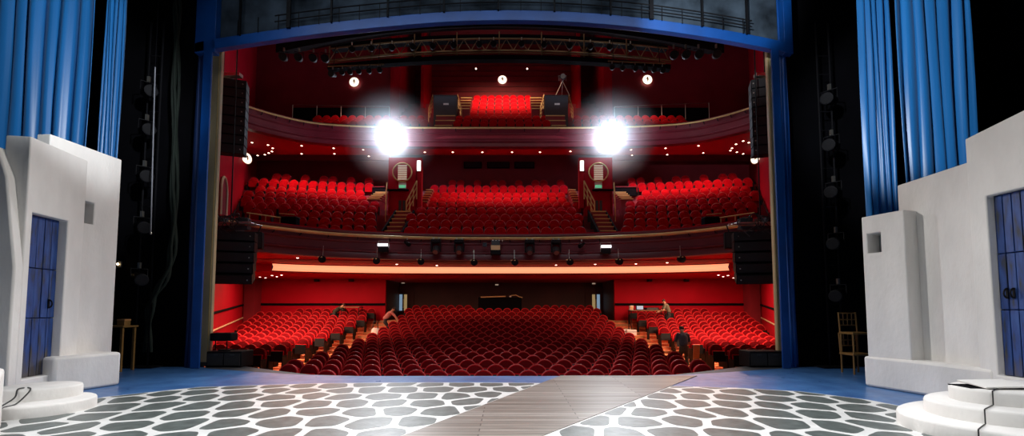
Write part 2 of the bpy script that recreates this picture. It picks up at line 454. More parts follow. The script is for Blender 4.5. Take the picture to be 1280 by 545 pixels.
# ---- left building
def box_poly(mb, A, B, depth, z0, z1):      # prism with seen edge A->B and depth to the left of it
    A = Vector(A); B = Vector(B); u = (B-A).normalized(); n = Vector((-u.y,u.x))*depth
    mb.prism([A[:],B[:],(B+n)[:],(A+n)[:]], z0, z1); return mb
def rough_door(parent, A, B, z0, z1, inset, nb, handles):
    """boarded door between A and B, set back; boards as separate bars of one mesh"""
    A = Vector(A); B = Vector(B); u = (B-A).normalized(); n = Vector((-u.y,u.x)); L = (B-A).length
    d = MB(); R = math.atan2(u.y,u.x); w = L/nb; H = z1-z0; rnd = random.Random(3)
    c = (A+B)/2 + n*(inset+.07); d.box((c.x,c.y,(z0+z1)/2), (L,.04,H), R)
    for r in range(3):
        za = z0 + H*[0,.36,.67][r]; zb = z0 + H*[.36,.67,1][r]
        for k in range(nb):
            c = A + u*(w*(k+.5)) + n*(inset+.03+rnd.uniform(-.006,.006))
            d.box((c.x,c.y,(za+zb)/2), (w-.014,.045,zb-za-.016), R)
    do = d.build('door', M['door'], parent, bevel=.006)
    for hu in handles:
        c = A + u*(L*hu) + n*(inset-.01); hz = z0 + H*.45
        h = MB(); h.box((c.x,c.y,hz),(.03,.012,.16),R)
        pts = [(c.x - n.x*(.05*math.sin(t)) , c.y - n.y*(.05*math.sin(t)), hz + .07*math.cos(t)) for t in [PI*q/8 for q in range(9)]]
        h.tube(pts, .011, 6); h.build('handle', M['black'], do, smooth=True)
    return do
LBX = thing('scenery_house', 'white plaster scenery house with a narrow blue boarded door above a low round step', 'stage set', (-7.9,8.0,0))
# facade with door: seen face runs along y, looking at the stage (+x); wall body lies to the -x side
fA, fB = (-7.50,7.36), (-7.72,8.62)         # A->B going away, left of it is -x
L = math.hypot(fB[0]-fA[0],fB[1]-fA[1])
u0, u1 = u_of_px(fA,fB,33.5), u_of_px(fA,fB,79)
bm_obj(wall_open(fA, fB, .36, 0, 4.32, [(u0,u1,.34,3.08)]), 'wall', M['plaster'], LBX, .022)
ud = ((fB[0]-fA[0])/L,(fB[1]-fA[1])/L)
rough_door(LBX, (fA[0]+ud[0]*u0,fA[1]+ud[1]*u0), (fA[0]+ud[0]*u1,fA[1]+ud[1]*u1), .34, 3.08, .13, 5, [.80])
wA, wB = (-7.86,8.02), (-7.80,9.47)
bm_obj(wall_open(wA, wB, .26, 0, 4.62, [(u_of_px(wA,wB,93.5),u_of_px(wA,wB,111),3.14,3.57)]), 'side_wall', M['plaster'], LBX, .022)
MB().bb(-8.10,-8.055,8.5,8.95,3.05,3.6).build('window_recess', M['plaster_dim'], LBX)
mb = MB(); box_poly(mb, (-7.50,7.98), (-7.25,9.06), .62, 0, .64); mb.build('plinth', M['plaster'], LBX, bevel=.05)
# buttress nearer the camera, sloping back
bt = MB(); pr = [(-9.4,0),(-7.44,0),(-7.44,2.15),(-7.66,3.60),(-7.85,4.1),(-9.4,4.1)]
b0 = [Vector((x,7.18,z)) for x,z in pr]; b1 = [Vector((x-.02,7.345,z)) for x,z in pr]
bt.sweep([b0,b1]); bt.build('buttress', M['plaster'], LBX, bevel=.03)
bb = MB(); bb.prism([(-5.36,5.2),(-6.05,5.87),(-7.4,6.2),(-7.4,5.2)], 0, .74); bb.build('bench_block', M['plaster'], LBX, bevel=.04)
# round step unit
ls = thing('round_step', 'low white round two-tier step unit below the narrow blue door', 'steps', (-6.62,6.75,0))
def disc_tier(parent, c, a, b, z0, z1, name='tier'):
    r = .03
    MB().lathe([(1,0),(1,z1-z0-r),(1-r/a*.35,z1-z0-r*.3),(1-r/a,z1-z0)], (c[0],c[1],z0), 64, sx=a, sy=b).build(name, M['plaster'], parent, smooth=True)
disc_tier(ls, (-6.50,6.78), .64, .62, 0, .165); disc_tier(ls, (-6.72,7.0), .50, .45, .165, .33)

# ---- right building
RBX = thing('scenery_house', 'white plaster scenery house with wide blue double doors and a stepped plinth', 'stage set', (8.0,7.5,0))
gA, gB = (7.62,5.2), (7.62,7.12)            # seen face looks to -x; body to the +x side, so order B->A
bm_obj(wall_open(gB, gA, .36, 0, 4.25, [(.26,1.62,.50,3.20)], ztop=(4.18,4.42)), 'wall', M['plaster'], RBX, .022)
rough_door(RBX, (7.62,6.86), (7.62,5.50), .50, 3.20, .10, 11, [.092,.158])
bm_obj(wall_open((7.80,8.62), (7.74,7.13), .3, 0, 3.84), 'rear_wall', M['plaster'], RBX, .022)
# window block
qA, qB = (7.27,8.86), (7.48,8.14)
bm_obj(wall_open(qA, qB, .34, .3, 3.27, [(u_of_px(qA,qB,1088),u_of_px(qA,qB,1105),2.55,2.93)]), 'window_block', M['plaster'], RBX, .022)
MB().box((7.56,8.58,2.74),(.04,.62,.62),-.24).build('window_recess', M['plaster_dim'], RBX)
pl = MB(); pl.prism([(7.23,8.93),(7.48,7.98),(7.60,6.95),(7.62,6.9),(8.1,6.9),(8.1,8.92)], 0, .58); pl.build('plinth', M['plaster'], RBX, bevel=.05)
rs = thing('round_step', 'white round three-tier step unit carrying a tilted square lid', 'steps', (7.0,5.75,0))
disc_tier(rs, (7.16,5.62), 1.86, 1.20, 0, .17); disc_tier(rs, (7.22,5.72), 1.55, .90, .17, .335); disc_tier(rs, (7.30,5.82), 1.28, .64, .335, .50)
# tilted lid lying on the top step, over a dark hatch
lc = PG(1243,481,.53)
MB().box((lc.x-.03,lc.y+.04,.502),(.72,.32,.012),-.06).build('hatch_opening', M['blackmatte'], rs)
lid = thing('hatch_lid', 'thin white square lid lying tilted on the top round step', 'lid', (lc.x,lc.y,.515))
MB().box((lc.x,lc.y,.545),(.56,.40,.020),-.06, rx=.07, ry=-.03).build('panel', M['white'], lid, bevel=.004)
MB().box((lc.x,lc.y-.17,.519),(.50,.012,.022),-.06).build('edge_batten', M['dark'], lid)
# cables
def cable(name, pts, r, label, m='cable'):
    o = MB().tube(spline(pts, 8), r, 7).build(name, M[m], None, smooth=True); tag(o, label, 'cable'); return o
def onz(px, py, z): v = PG(px,py,z); return (v.x,v.y,z+.011)
RT = [(7.30,5.82,1.28,.64,.50),(7.22,5.72,1.55,.90,.335),(7.16,5.62,1.86,1.20,.17)]
def tier_z(x, y):
    for cx,cy,a,b,z in RT:
        if ((x-cx)/(a+.012))**2+((y-cy)/(b+.012))**2 <= 1: return z
    return 0.012
def step_cable(a, b, bow):
    out = []; pz = None
    for k in range(41):
        t = k/40; x = a[0]+(b[0]-a[0])*t + bow*math.sin(PI*t); y = a[1]+(b[1]-a[1])*t; z = tier_z(x,y)
        if pz is not None and z < pz-.05: out.append((x,y,pz+.012))
        out.append((x,y,z+.012)); pz = z
    return out
ca = (lc.x-.13, lc.y-.17); cb_ = PG(1188,545,.17)
co = MB().tube(step_cable(ca,(cb_.x,cb_.y-.2),-.06), .007, 7).build('power_cable', M['cable'], None, smooth=True); tag(co,'thin black cable running from under the tilted lid down the round steps','cable')
if False: cable('power_cable', [(lc.x-.14,lc.y-.17,.514),(lc.x-.24,lc.y-.26,.512),(lc.x-.33,lc.y-.40,.40),(lc.x-.38,lc.y-.50,.346),(lc.x-.45,lc.y-.62,.33),(lc.x-.5,lc.y-.75,.19),(lc.x-.55,lc.y-.95,.182),(lc.x-.6,lc.y-1.1,.03),(lc.x-.7,lc.y-1.3,.012)], .009, 'thin black cable running from under the tilted lid down the round steps')
cable('power_cable', [(-6.62,6.72,.345),(-6.48,6.62,.345),(-6.42,6.53,.30),(-6.42,6.38,.18),(-6.40,6.2,.165),(-6.36,6.10,.1),(-6.2,5.95,.016),(-5.9,5.6,.014),(-5.5,5.2,.014)], .010, 'black cable from the low step unit curving over the paving toward the walkway')
cable('power_cable', [(-6.66,6.70,.345),(-6.60,6.56,.345),(-6.54,6.47,.25),(-6.50,6.28,.175),(-6.42,6.16,.17),(-6.30,6.05,.05),(-6.22,5.92,.016),(-6.5,5.7,.014),(-6.9,5.55,.012)], .010, 'black cable from the low step unit looping back beneath the bench block')

# ---- drapes
def drape(name, label, x0, x1, y, z0, z1, folds, amp, m, seed, lean=0.0, dy=0.0):
    rnd = random.Random(seed); n = int(folds*9); ph = [rnd.uniform(0,6.28) for _ in range(4)]
    tops = []; cols = []
    for k in range(n+1):
        t = k/n
        o = amp*(math.sin(2*PI*folds*t+ph[0]) + .45*math.sin(2*PI*folds*.53*t+ph[1]) + .2*math.sin(2*PI*folds*2.1*t+ph[2]))
        cols.append((t,o))
    mb = MB(); rows = []
    for j in range(13):
        z = z0 + (z1-z0)*j/12; row = []
        for (t,o) in cols:
            q = .75+.25*math.sin(j*.55+ph[3]+t*4)
            row.append(Vector((x0+(x1-x0)*t + lean*(z-z0) + .02*math.sin(j*.8+t*9), y + dy*t + o*q, z)))
        rows.append(row)
    for j in range(12): mb.strip(rows[j], rows[j+1])
    # one welded sheet
    o = mb.build(name, M[m])
    bm = bmesh.new(); bm.from_mesh(o.data); bmesh.ops.remove_doubles(bm, verts=bm.verts, dist=1e-5); bmesh.ops.recalc_face_normals(bm, faces=bm.faces); bm.to_mesh(o.data); bm.free()
    o.data.polygons.foreach_set('use_smooth',[True]*len(o.data.polygons))
    sd = o.modifiers.new('thickness','SOLIDIFY'); sd.thickness = .012
    tag(o, label, 'curtain', 'blue silk legs in the wings'); return o
drape('stage_curtain','wide blue silk drape hanging behind the house with the narrow door',-11.2,-8.65,9.6,0.01,12,7.5,.062,'bluecloth',1)
drape('stage_curtain','slim blue silk drape between the narrow-door house and the dark wing',-8.98,-8.52,10.2,0.01,12,5,.05,'bluecloth',2)
drape('stage_curtain','wide blue silk drape hanging behind the house with double doors',8.20,9.72,8.95,0.01,12,6,.06,'bluecloth',5)
drape('stage_curtain','slim blue silk drape behind the white block with the small window',8.0,8.68,9.6,0.01,12,5,.05,'bluecloth',4)

# ---- portal (show frame) and proscenium
PY = 11.35
def zat(py): return P(640,py,PY).z
portal = thing('show_portal', 'blue show portal with arched header and grey gauze panel framing the auditorium', 'portal', (0,PY,0))
arc_px = [(243,66),(268,61),(330,51.5),(400,42),(480,33.5),(560,27),(640,25),(720,27.5),(800,34.5),(880,45.5),(940,56),(992,67)]
arcl = [P(x,y,PY) for x,y in arc_px]; arcl = spline(arcl, 5)
hdr = MB(); rings = []
for p in arcl: rings.append([p, p+Vector((0,.18,0)), p+Vector((0,.18,.27)), p+Vector((0,0,.27))])
hdr.sweep(rings)
xl = arcl[0].x; xr = arcl[-1].x
hdr.bb(xl, xl+.52, PY-.0, PY+.2, arcl[0].z+.02, 11); hdr.bb(xr-.22, xr, PY, PY+.2, arcl[-1].z+.02, 11)
hdr.build('header_arch', M['blueframe'], portal, bevel=.01)
gz = MB(); lo = [p+Vector((0,.22,.2)) for p in arcl]; hi = [Vector((p.x,PY+.22,11)) for p in arcl]
gz.strip(lo, hi); lo2 = [p+Vector((0,.02,0)) for p in lo]; hi2 = [p+Vector((0,.02,0)) for p in hi]; gz.strip(lo2,hi2)
gz.build('gauze_panel', M['gauze'], portal)
bar = MB()
for off in (.46,.62): bar.tube([p+Vector((0,-.03,off)) for p in arcl[11:-5]], .016, 6)
bar.build('curved_pipe', M['black'], portal)
def arc_z(x):
    xs = [p.x for p in arcl]; return interp(x, xs, [p.z for p in arcl])
for x in (-6.55,-5.3,-4.2,-2.75,-1.3,.1,1.55,3.0,4.05,5.35,6.5):
    MB().bb(x-.05 if abs(x-4.05)<.1 or abs(x+5.3)<.1 else x-.022, x+.05 if abs(x-4.05)<.1 or abs(x+5.3)<.1 else x+.022, PY-.06, PY+.0, arc_z(x)+.24, 11).build('upright', M['black'], portal)
for k in range(26):
    x = -6.6+k*.52
    MB().bb(x-.008,x+.008,PY-.04,PY-.02,arc_z(x)+.24,arc_z(x)+.64).build('tie_rod', M['black'], portal)
# portal legs
def leg(sgn, px_in, px_out):
    a = P(px_in,460,PY).x; b = P(px_out,460,PY).x; x0, x1 = min(a,b), max(a,b)
    mb = MB()
    mb.bb(x0,x1,PY,PY+.05,0.012,arcl[0].z+.1)
    return mb.build('portal_leg', M['blueframe'], portal, bevel=.01)
leg(-1, 248.5, 237); leg(1, 979, 989)
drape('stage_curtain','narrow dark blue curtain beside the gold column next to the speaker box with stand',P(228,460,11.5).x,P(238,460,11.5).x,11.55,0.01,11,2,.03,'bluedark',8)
drape('stage_curtain','narrow dark blue curtain edge beside the gilt chairs wing',P(989,460,11.5).x,P(1000,460,11.5).x,11.55,0.01,11,2,.03,'blueframe',9)
# gold proscenium columns
def gold_col(a, b, ya, yb, label):
    t = thing('proscenium_column', label, 'column', ((a+b)/2, ya, 0))
    mb = MB(); mb.bb(a,b,ya,yb,0.0,11.5)
    mb.build('shaft', M['goldpaint'], t, bevel=.015)
    f = MB(); w = b-a
    for q in (.18,.82): f.bb(a+w*q-.012,a+w*q+.012,ya-.012,ya+.01,0.02,11.5)
    f.build('bead_strip', M['gold'], t)
    MB().bb(a-.02,b+.02,ya-.03,yb,0.0,.10).build('base_block', M['apron'], t)
gl0 = P(246,460,11.95).x; gl1 = P(261.5,460,11.95).x
gold_col(gl0, gl1, 11.95, 12.06, 'broad gilt proscenium column rising beside the speaker box with a stand')
gr0 = P(973,460,11.95).x; gr1 = P(981,460,11.95).x
gold_col(gr0, gr1, 11.95, 12.06, 'slender gilt proscenium column rising beside the plain black speaker box')
# dark wings
struct(MB().bb(-16,-7.78,12.07,12.25,-1.6,22).build('wall_proscenium', M['wing']))
struct(MB().bb(7.58,16,12.07,12.25,-1.6,22).build('wall_proscenium', M['wing']))
struct(MB().bb(-16,16,12.05,12.25,11.2,22).build('wall_proscenium', M['wing']))
struct(MB().bb(-14.2,-14,-4,12.2,-.1,14).build('wall_left', M['wing']))
struct(MB().bb(14,14.2,-4,12.2,-.1,14).build('wall_right', M['wing']))
struct(MB().bb(-14,14,-4.2,-4,-.1,14).build('wall_back', M['wing']))

# wing clutter: left
pole = thing('hanging_pole','long pale pole hanging in the dark wing left of the portal','pole',P(190,290,11.0))
a = P(188.5,290,11.0); b = P(194,84,11.0)
MB().tube([a, b], .014, 8).build('rod', M['rope'], pole, smooth=True)
MB().tube([b, b+Vector((0,0,3))], .006, 5).build('rope', M['black'], pole)
MB().lathe([(.02,0),(.028,.03),(.02,.06)], a-Vector((0,0,.06)), 10).build('ferrule', M['silver'], pole, smooth=True)
cb = thing('cable_bundle','thick dark green cable bundle snaking down the wing wall beside the portal','cables',P(185,440,11.7))
pts = [P(222,0,11.7),P(221,60,11.7),P(219,150,11.7),P(218,250,11.7),P(216,310,11.7),P(208,345,11.7),P(192,372,11.7),P(186,400,11.7),P(185,440,11.7)]
for k in range(5):
    o = Vector((.055*math.cos(k*1.26),.05*math.sin(k*1.26),0))
    MB().tube([p+o+Vector((.03*math.sin(k+i),0,0)) for i,p in enumerate(spline(pts,5))], .035, 7).build('cable', M['greencable'], cb, smooth=True)
# lighting boom ladders with lanterns, both wings
def lantern(name, label, cat, loc, group=None, s=1.0, yaw=0, tilt=.25, drop=.0, lit=False, rim='silver'):
    t = thing(name, label, cat, loc, group)
    R = Euler((0,0,yaw)).to_matrix() @ Euler((tilt,0,0)).to_matrix()
    loc = Vector(loc)
    def W(p): return loc + Vector((0,0,-.30*s)) + R @ (Vector(p)*s)
    ax = R @ Vector((0,-1,0))
    b = MB(); b.lathe([(.05*s,-.26*s),(.095*s,-.23*s),(.10*s,-.05*s),(.10*s,.02*s),(.125*s,.05*s),(.125*s,.22*s),(.115*s,.225*s)], W((0,0,0)), 14, ax=ax)
    bo = b.build('housing', M['black'], t, smooth=True)
    MB().lathe([(.001,.0),(.108*s,.0),(.108*s,.012*s)], W((0,-.22,0)), 14, ax=ax).build('lens', M['lens'] if lit else M['black'], bo)
    y = MB(); y.tube([W((-.14,0,0)), W((-.14,0,.0))+Vector((0,0,.20*s)), W((.14,0,0))+Vector((0,0,.20*s)), W((.14,0,0))], .012*s, 5)
    y.build('yoke', M['black'], t)
    MB().box(loc+Vector((0,0,-.03*s)), (.05*s,.05*s,.12*s)).build('clamp', M[rim], t)
    return t
boom = thing('lighting_boom','black lighting ladder boom standing in the dark wing behind the hanging pole','boom',(-8.9,11.6,0))
for x in (-9.05,-8.72): MB().tube([(x,11.6,0.02),(x,11.6,9)], .022, 8).build('upright', M['black'], boom)
MB().bb(-9.3,-8.5,11.45,11.85,0.0,.03).build('base_plate', M['black'], boom)
for k in range(16): MB().tube([(-9.05,11.6,.6+k*.5),(-8.72,11.6,.6+k*.5)], .014, 6).build('rung', M['black'], boom)
for k,z in enumerate((2.6,3.9,5.2,6.4,7.4)):
    lantern('boom_lantern','black stage lantern on the wing boom behind the hanging pole, %s from the bottom'%ORD[k],'stage light',(-8.88,11.40,z),'lanterns on the boom behind the hanging pole', s=1.2, yaw=.9, tilt=.2)
boom2 = thing('lighting_boom','black lighting ladder boom standing in the dark wing beside the gilt chairs','boom',(8.6,11.6,0))
for x in (8.45,8.78): MB().tube([(x,11.6,0.02),(x,11.6,9)], .022, 8).build('upright', M['black'], boom2)
MB().bb(8.2,9.0,11.45,11.85,0.0,.03).build('base_plate', M['black'], boom2)
for k in range(16): MB().tube([(8.45,11.6,.6+k*.5),(8.78,11.6,.6+k*.5)], .014, 6).build('rung', M['black'], boom2)
for k,z in enumerate((2.2,3.5,4.8,6.0,7.2)):
    lantern('boom_lantern','black stage lantern on the wing boom beside the gilt chairs, %s from the bottom'%ORD[k],'stage light',(8.6,11.40,z),'lanterns on the boom by the gilt chairs', s=1.2, yaw=-.9, tilt=.2)
# wall lamp
v = P(147,330,11.95)
wlmp = thing('wall_lamp','tiny glowing wall lamp in the dark wing beside the narrow-door house','lamp',v)
MB().box(v+Vector((0,.06,0)),(.10,.04,.16)).build('backplate', M['dark'], wlmp)
MB().lathe([(.001,-.03),(.024,-.015),(.03,0),(.024,.015),(.001,.03)], v, 12).build('bulb', M['warmbulb'], wlmp, smooth=True)
MB().tube([v+Vector((0,.05,.05)), v+Vector((0,.0,.09)), v+Vector((0,0,.03))], .008, 6).build('bracket', M['dark'], wlmp)
# shelf table with small box
v = P(141,407,11.0); tb = thing('prop_table','small wooden prop table standing in the wing under the little lamp','table',(v.x,v.y,0))
zt = v.z
MB().bb(v.x-.35,v.x+.42,v.y-.2,v.y+.25,zt-.04,zt).build('tabletop', M['gilded'], tb, bevel=.005)
for dx in (-.3,.36):
    for dy in (-.15,.2): MB().bb(v.x+dx-.025,v.x+dx+.025,v.y+dy-.025,v.y+dy+.025,0.0,zt-.04).build('leg', M['gilded'], tb)
pb = thing('prop_box','small tan box standing on the wing prop table','box',(v.x+.28,v.y,zt))
MB().bb(v.x+.18,v.x+.36,v.y-.1,v.y+.08,zt,zt+.15).build('carton', M['gilded'], pb, bevel=.006)
MB().bb(v.x+.176,v.x+.364,v.y-.104,v.y+.084,zt+.12,zt+.155).build('lid', M['wood'], pb)
# gilt chairs at the right wing (stacked)
def gilt_chair(loc, label):
    t = thing('gilt_chair', label, 'chair', loc, 'gilded chairs stacked in the wing'); x,y,z = loc
    MB().bb(x-.22,x+.22,y-.22,y+.22,z+.42,z+.47).build('seat', M['gilded'], t, bevel=.01)
    for dx in (-.19,.19):
        for dy in (-.19,.19): MB().tube([(x+dx,y+dy,z),(x+dx,y+dy,z+.43)], .02, 8).build('leg', M['gilded'], t)
    bk = MB()
    for dx in (-.2,.2): bk.tube([(x+dx,y+.2,z+.45),(x+dx,y+.23,z+.92)], .018, 8)
    for dz in (.62,.75,.9): bk.tube([(x-.2,y+.22,z+dz),(x+.2,y+.22,z+dz)], .016, 6)
    for dx in (-.1,0,.1): bk.tube([(x+dx,y+.22,z+.62),(x+dx,y+.22,z+.9)], .01, 6)
    bk.build('backrest', M['gilded'], t)
gilt_chair((8.35,10.6,0.0),'gilded chair standing on the floor by the white block with small window')
gilt_chair((8.36,10.6,.475),'gilded chair stacked on another beside the white block with small window')
# ================================================================== AUDITORIUM SHELL
def wall_x(y):                               # half width of the house at depth y
    return interp(y, [12.2,13.0,27.5,36], [7.9,9.5,15.5,19.0])
def vwall(name, pts, z0, z1, m, th=.2):
    mb = MB()
    for i in range(len(pts)-1):
        a = Vector(pts[i]); b = Vector(pts[i+1]); u = (b-a).normalized(); n = Vector((-u.y,u.x))*th
        mb.prism([a[:],b[:],(b+n)[:],(a+n)[:]], z0, z1)
    return struct(mb.build(name, M[m]))
vwall('wall_left', [(-7.9,12.25),(-9.5,13),(-15.5,27.5),(-19,36)], -1.7, 22, 'redwall')
vwall('wall_right', [(19,36),(15.5,27.5),(9.5,13),(7.9,12.25)], -1.7, 22, 'redwall')
struct(MB().bb(-20,20,12.2,36,21,21.2).build('ceiling', M['ceil']))
# ---- stalls rake
RI = [0,4,9,13,16,18,19,23]; RZ = [-.89,-.80,-.58,-.24,.18,.56,.74,.80]
def row_y(i): return 10.85+.9*i
def row_z(i): return interp(i, RI, RZ)
fl = MB()
fl.bb(-11,11,9.0,row_y(0)-.5,-1.9,row_z(0))
for i in range(24):
    y0 = row_y(i)-.5; y1 = row_y(i)+.4
    w = max(9.0, wall_x(y0)-.02) if y0 > 12.4 else 7.85
    fl.bb(-w,w,y0,y1,-1.9,row_z(i))
struct(fl.build('floor_stalls', M['carpet']))
# aisle step edges
st = MB()
for i in range(1,20):
    for sx in (-1,1):
        st.bb(sx*5.95, sx*7.45, row_y(i)-.515, row_y(i)-.44, row_z(i)-.12, row_z(i)+.012)
struct(st.build('trim_aisle_nosing', M['wood']))
# ---- stalls back wall with central recess
BY = 27.7
xa = P(482,360,BY).x; xb = P(768,360,BY).x
bw = MB(); bw.bb(-15.7,xa,BY,BY+.2,-1,3.5); bw.bb(xb,15.7,BY,BY+.2,-1,3.5)
struct(bw.build('wall_stalls_rear', M['redwall']))
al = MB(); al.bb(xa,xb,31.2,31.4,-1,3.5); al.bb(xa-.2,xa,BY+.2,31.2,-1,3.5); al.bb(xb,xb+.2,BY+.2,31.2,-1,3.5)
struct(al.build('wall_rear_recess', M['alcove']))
dz = P(400,380.5,BY).z
struct(MB().bb(-15.3,xa,BY-.05,BY,dz-.07,dz+.07).bb(xb,15.3,BY-.05,BY,dz-.07,dz+.07).build('trim_dado', M['blackmatte']))
dl = MB()
for s in (-1,1):
    for y in (13.2,15.6,18,20.4,22.8,25.2): 
        ya = y; yb = min(y+2.4,27.6); za = interp(ya,[13,27.7],[.95,dz]); zb = interp(yb,[13,27.7],[.95,dz])
        A = Vector((s*(wall_x(ya)-.03),ya,za)); B = Vector((s*(wall_x(yb)-.03),yb,zb))
        dl.tube([A,B],.055,6); dl.tube([A+Vector((0,0,-.75)),B+Vector((0,0,-.75))],.04,6,mi=1)
struct(dl.build('trim_side_dado', [M['blackmatte'],M['goldpaint']]))
# pilasters at the rear corners of the stalls
struct(MB().bb(-15.2,-14.6,26.9,27.7,-.5,3.4).bb(14.6,15.2,26.9,27.7,-.5,3.4).build('trim_pilaster', M['darkmaroon']))
# foyer doors in the recess, with lit panes
def foyer_door(n, xc, order):
    d = MB(); d.bb(xc-.75,xc+.75,31.12,31.2,.8,2.95).build
    d = MB(); d.bb(xc-.72,xc-.01,31.10,31.18,.8,2.9); d.bb(xc+.01,xc+.72,31.10,31.18,.8,2.9)
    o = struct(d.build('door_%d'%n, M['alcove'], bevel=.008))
    for k,mm in enumerate(order):
        q = -.16 if k == 0 else .16
        MB().bb(xc+q-.10,xc+q+.10,31.07,31.10,1.32,2.42).build('pane', M[mm], o)
        MB().bb(xc+q*.2-.012,xc+q*.2+.012,31.03,31.10,1.5,2.1).build('handle', M['gold'], o)
foyer_door(1, P(504,378,31.1).x, ['paneblue','paneyellow']); foyer_door(2, P(745,378,31.1).x, ['paneyellow','paneblue'])
# low ceiling beyond the cove and recess ceiling
COVE = mirror_curve([(0,23.5),(5,23.35),(8,22.85),(10,22.15),(10.85,21.6)])
LOW = mirror_curve([(0,20.3),(3.5,20.1),(6.85,19.1),(9.0,17.3),(10.3,15.45)])
LOWs = [tuple(v[:2]) for v in spline([(x,y,0) for x,y in LOW],8)]
COVs = [tuple(v[:2]) for v in spline([(x,y,0) for x,y in COVE],8)]
zs1 = 3.64; zs2 = P(640,343,23.5).z
cl = MB(); n = len(LOWs)
far = [(x*1.30, min(27.7,y)) for x,y in COVs]
cl.strip([(x,y,zs2) for x,y in COVs], [(x*1.44,27.75,zs2) for x,y in COVs])
cl.strip([(-20,27.75,zs2),(20,27.75,zs2)],[(-20,31.4,zs2),(20,31.4,zs2)])
struct(cl.build('ceiling_stalls_rear', M['redwall']))
so = MB()
so.strip([(x,y,zs1) for x,y in LOWs], [(x,y,zs1) for x,y in COVs])
so.strip([(LOWs[0][0],LOWs[0][1],zs1),(COVs[0][0],COVs[0][1],zs1)], [(-11.2,15.4,zs1),(-14.3,24,zs1)])
so.strip([(LOWs[-1][0],LOWs[-1][1],zs1),(COVs[-1][0],COVs[-1][1],zs1)], [(11.2,15.4,zs1),(14.3,24,zs1)])
so.strip([(COVs[0][0],COVs[0][1],zs2),(COVs[0][0]*1.44,27.75,zs2)], [(-14.3,22,zs2),(-17,27.75,zs2)])
so.strip([(COVs[-1][0],COVs[-1][1],zs2),(COVs[-1][0]*1.44,27.75,zs2)], [(14.3,22,zs2),(17,27.75,zs2)])
so.strip([(COVs[0][0],COVs[0][1],zs1),(COVs[0][0],COVs[0][1],zs2)], [(-14.3,COVs[0][1],zs1),(-14.3,COVs[0][1],zs2)])
so.strip([(COVs[-1][0],COVs[-1][1],zs1),(COVs[-1][0],COVs[-1][1],zs2)], [(14.3,COVs[0][1],zs1),(14.3,COVs[0][1],zs2)])
struct(so.build('ceiling_balcony_soffit', M['redwall']))
cv = thing('cove_glow','long salmon cove face, made to glow, under the front of the lower balcony','light',(0,23.5,zs2))
mb = MB(); mb.strip([(x,y,zs1-.02) for x,y in COVs], [(x,y+.12,zs1-.19) for x,y in COVs]); mb.strip([(x,y+.12,zs1-.19) for x,y in COVs], [(x,y,zs2+.04) for x,y in COVs])
mb.build('glowing_face', M['cove'], cv, smooth=True)
mb = MB(); 
for zz in (zs1-.01, zs2+.02): mb.tube([(x,y-.02,zz) for x,y in COVs], .035, 6)
mb.build('edge_moulding', M['maroon'], cv, smooth=True)

def offset(curve, o):
    out = []
    for i,(x,y) in enumerate(curve):
        a = Vector(curve[max(i-1,0)]); b = Vector(curve[min(i+1,len(curve)-1)]); t = (b-a).normalized(); n = Vector((t.y,-t.x))
        out.append((x+n.x*o, y+n.y*o))
    return out
def fascia(name, curve, ztop, zbot, m):
    H = ztop-zbot
    prof = [(-.34,0),(.10,0),(.10,-.06),(.03,-.10),(.0,-.30),(.05,-.34),(.05,-.38),(-.01,-.42),(-.03,-.66),(.05,-.70),(.05,-.74),(-.02,-.78),(.02,-.95),(.06,-1),(-.34,-1)]
    off = {o: offset(curve,o) for o in set(p[0] for p in prof)}
    rings = [[Vector((*off[o][i], ztop+h*H)) for o,h in prof] for i in range(len(curve))]
    mb = MB(); mb.sweep(rings); return struct(mb.build(name, M[m], smooth=True))
zl = P(635,293.5,20.3).z                                  # ledge top
fascia('wall_balcony_front', LOWs, zl, zs1-.02, 'maroon')
lg = offset(LOWs,.04); lb = offset(LOWs,-.3)
mb = MB(); mb.sweep([[Vector((*lg[i],zl)),Vector((*lg[i],zl+.05)),Vector((*lb[i],zl+.05)),Vector((*lb[i],zl))] for i in range(len(LOWs))])
struct(mb.build('trim_balcony_ledge', M['redwall']))
def rail_thing(curve, o, z, label, r=.042):
    t = thing('brass_rail', label, 'rail', (0,curve[len(curve)//2][1],z))
    rc = offset(curve,o); pts = [Vector((x,y,z)) for x,y in rc]
    MB().tube(pts, r, 8).build('tube', M['gold'], t, smooth=True)
    k = 0
    for i in range(3,len(pts)-2,3):
        q = pts[i]; inn = Vector((*offset(curve,-.02)[i],z))
        MB().tube([q, q+Vector((0,0,-.12)), inn+Vector((0,0,-.14))], .022, 6).build('bracket', M['black'], t)
    return t
zr = P(635,298.5,20.15).z
rail_thing(LOWs,.20,zr,'long curved brass rail along the front of the lower balcony',.07)
# ---- lower balcony tiers
CT_PY = [284,275,267.4,259.5,253,247,240.5,231.5,225]
CR = [21.2+.95*i for i in range(9)]
CZ = [P(635,CT_PY[i],CR[i]).z-.92 for i in range(9)]
ACY = 21.2-56.0                                          # rows are arcs of 56 m and more
def arc_pt(i, x, dr=0.0):
    R = 56+.95*i+dr; th = math.asin(x/R); return (x, ACY+R*math.cos(th), -th)
tr = MB()
def arc_block(mb, i, xa, xb, d0, d1, z0, z1, n=14, mi=0):
    A = []; B = []
    for k in range(n+1):
        x = xa+(xb-xa)*k/n; A.append(arc_pt(i,x,d0)[:2]); B.append(arc_pt(i,x,d1)[:2])
    rings = [[Vector((*A[k],z0)),Vector((*B[k],z0)),Vector((*B[k],z1)),Vector((*A[k],z1))] for k in range(n+1)]
    mb.sweep(rings, mi=mi)
for i in range(9):
    w = wall_x(CR[i]-2.0)-.1
    arc_block(tr, i, -w, w, -.55, .42 if i < 8 else 1.6, CZ[i]-.75, CZ[i])
struct(tr.build('floor_lower_balcony', M['darkmaroon']))
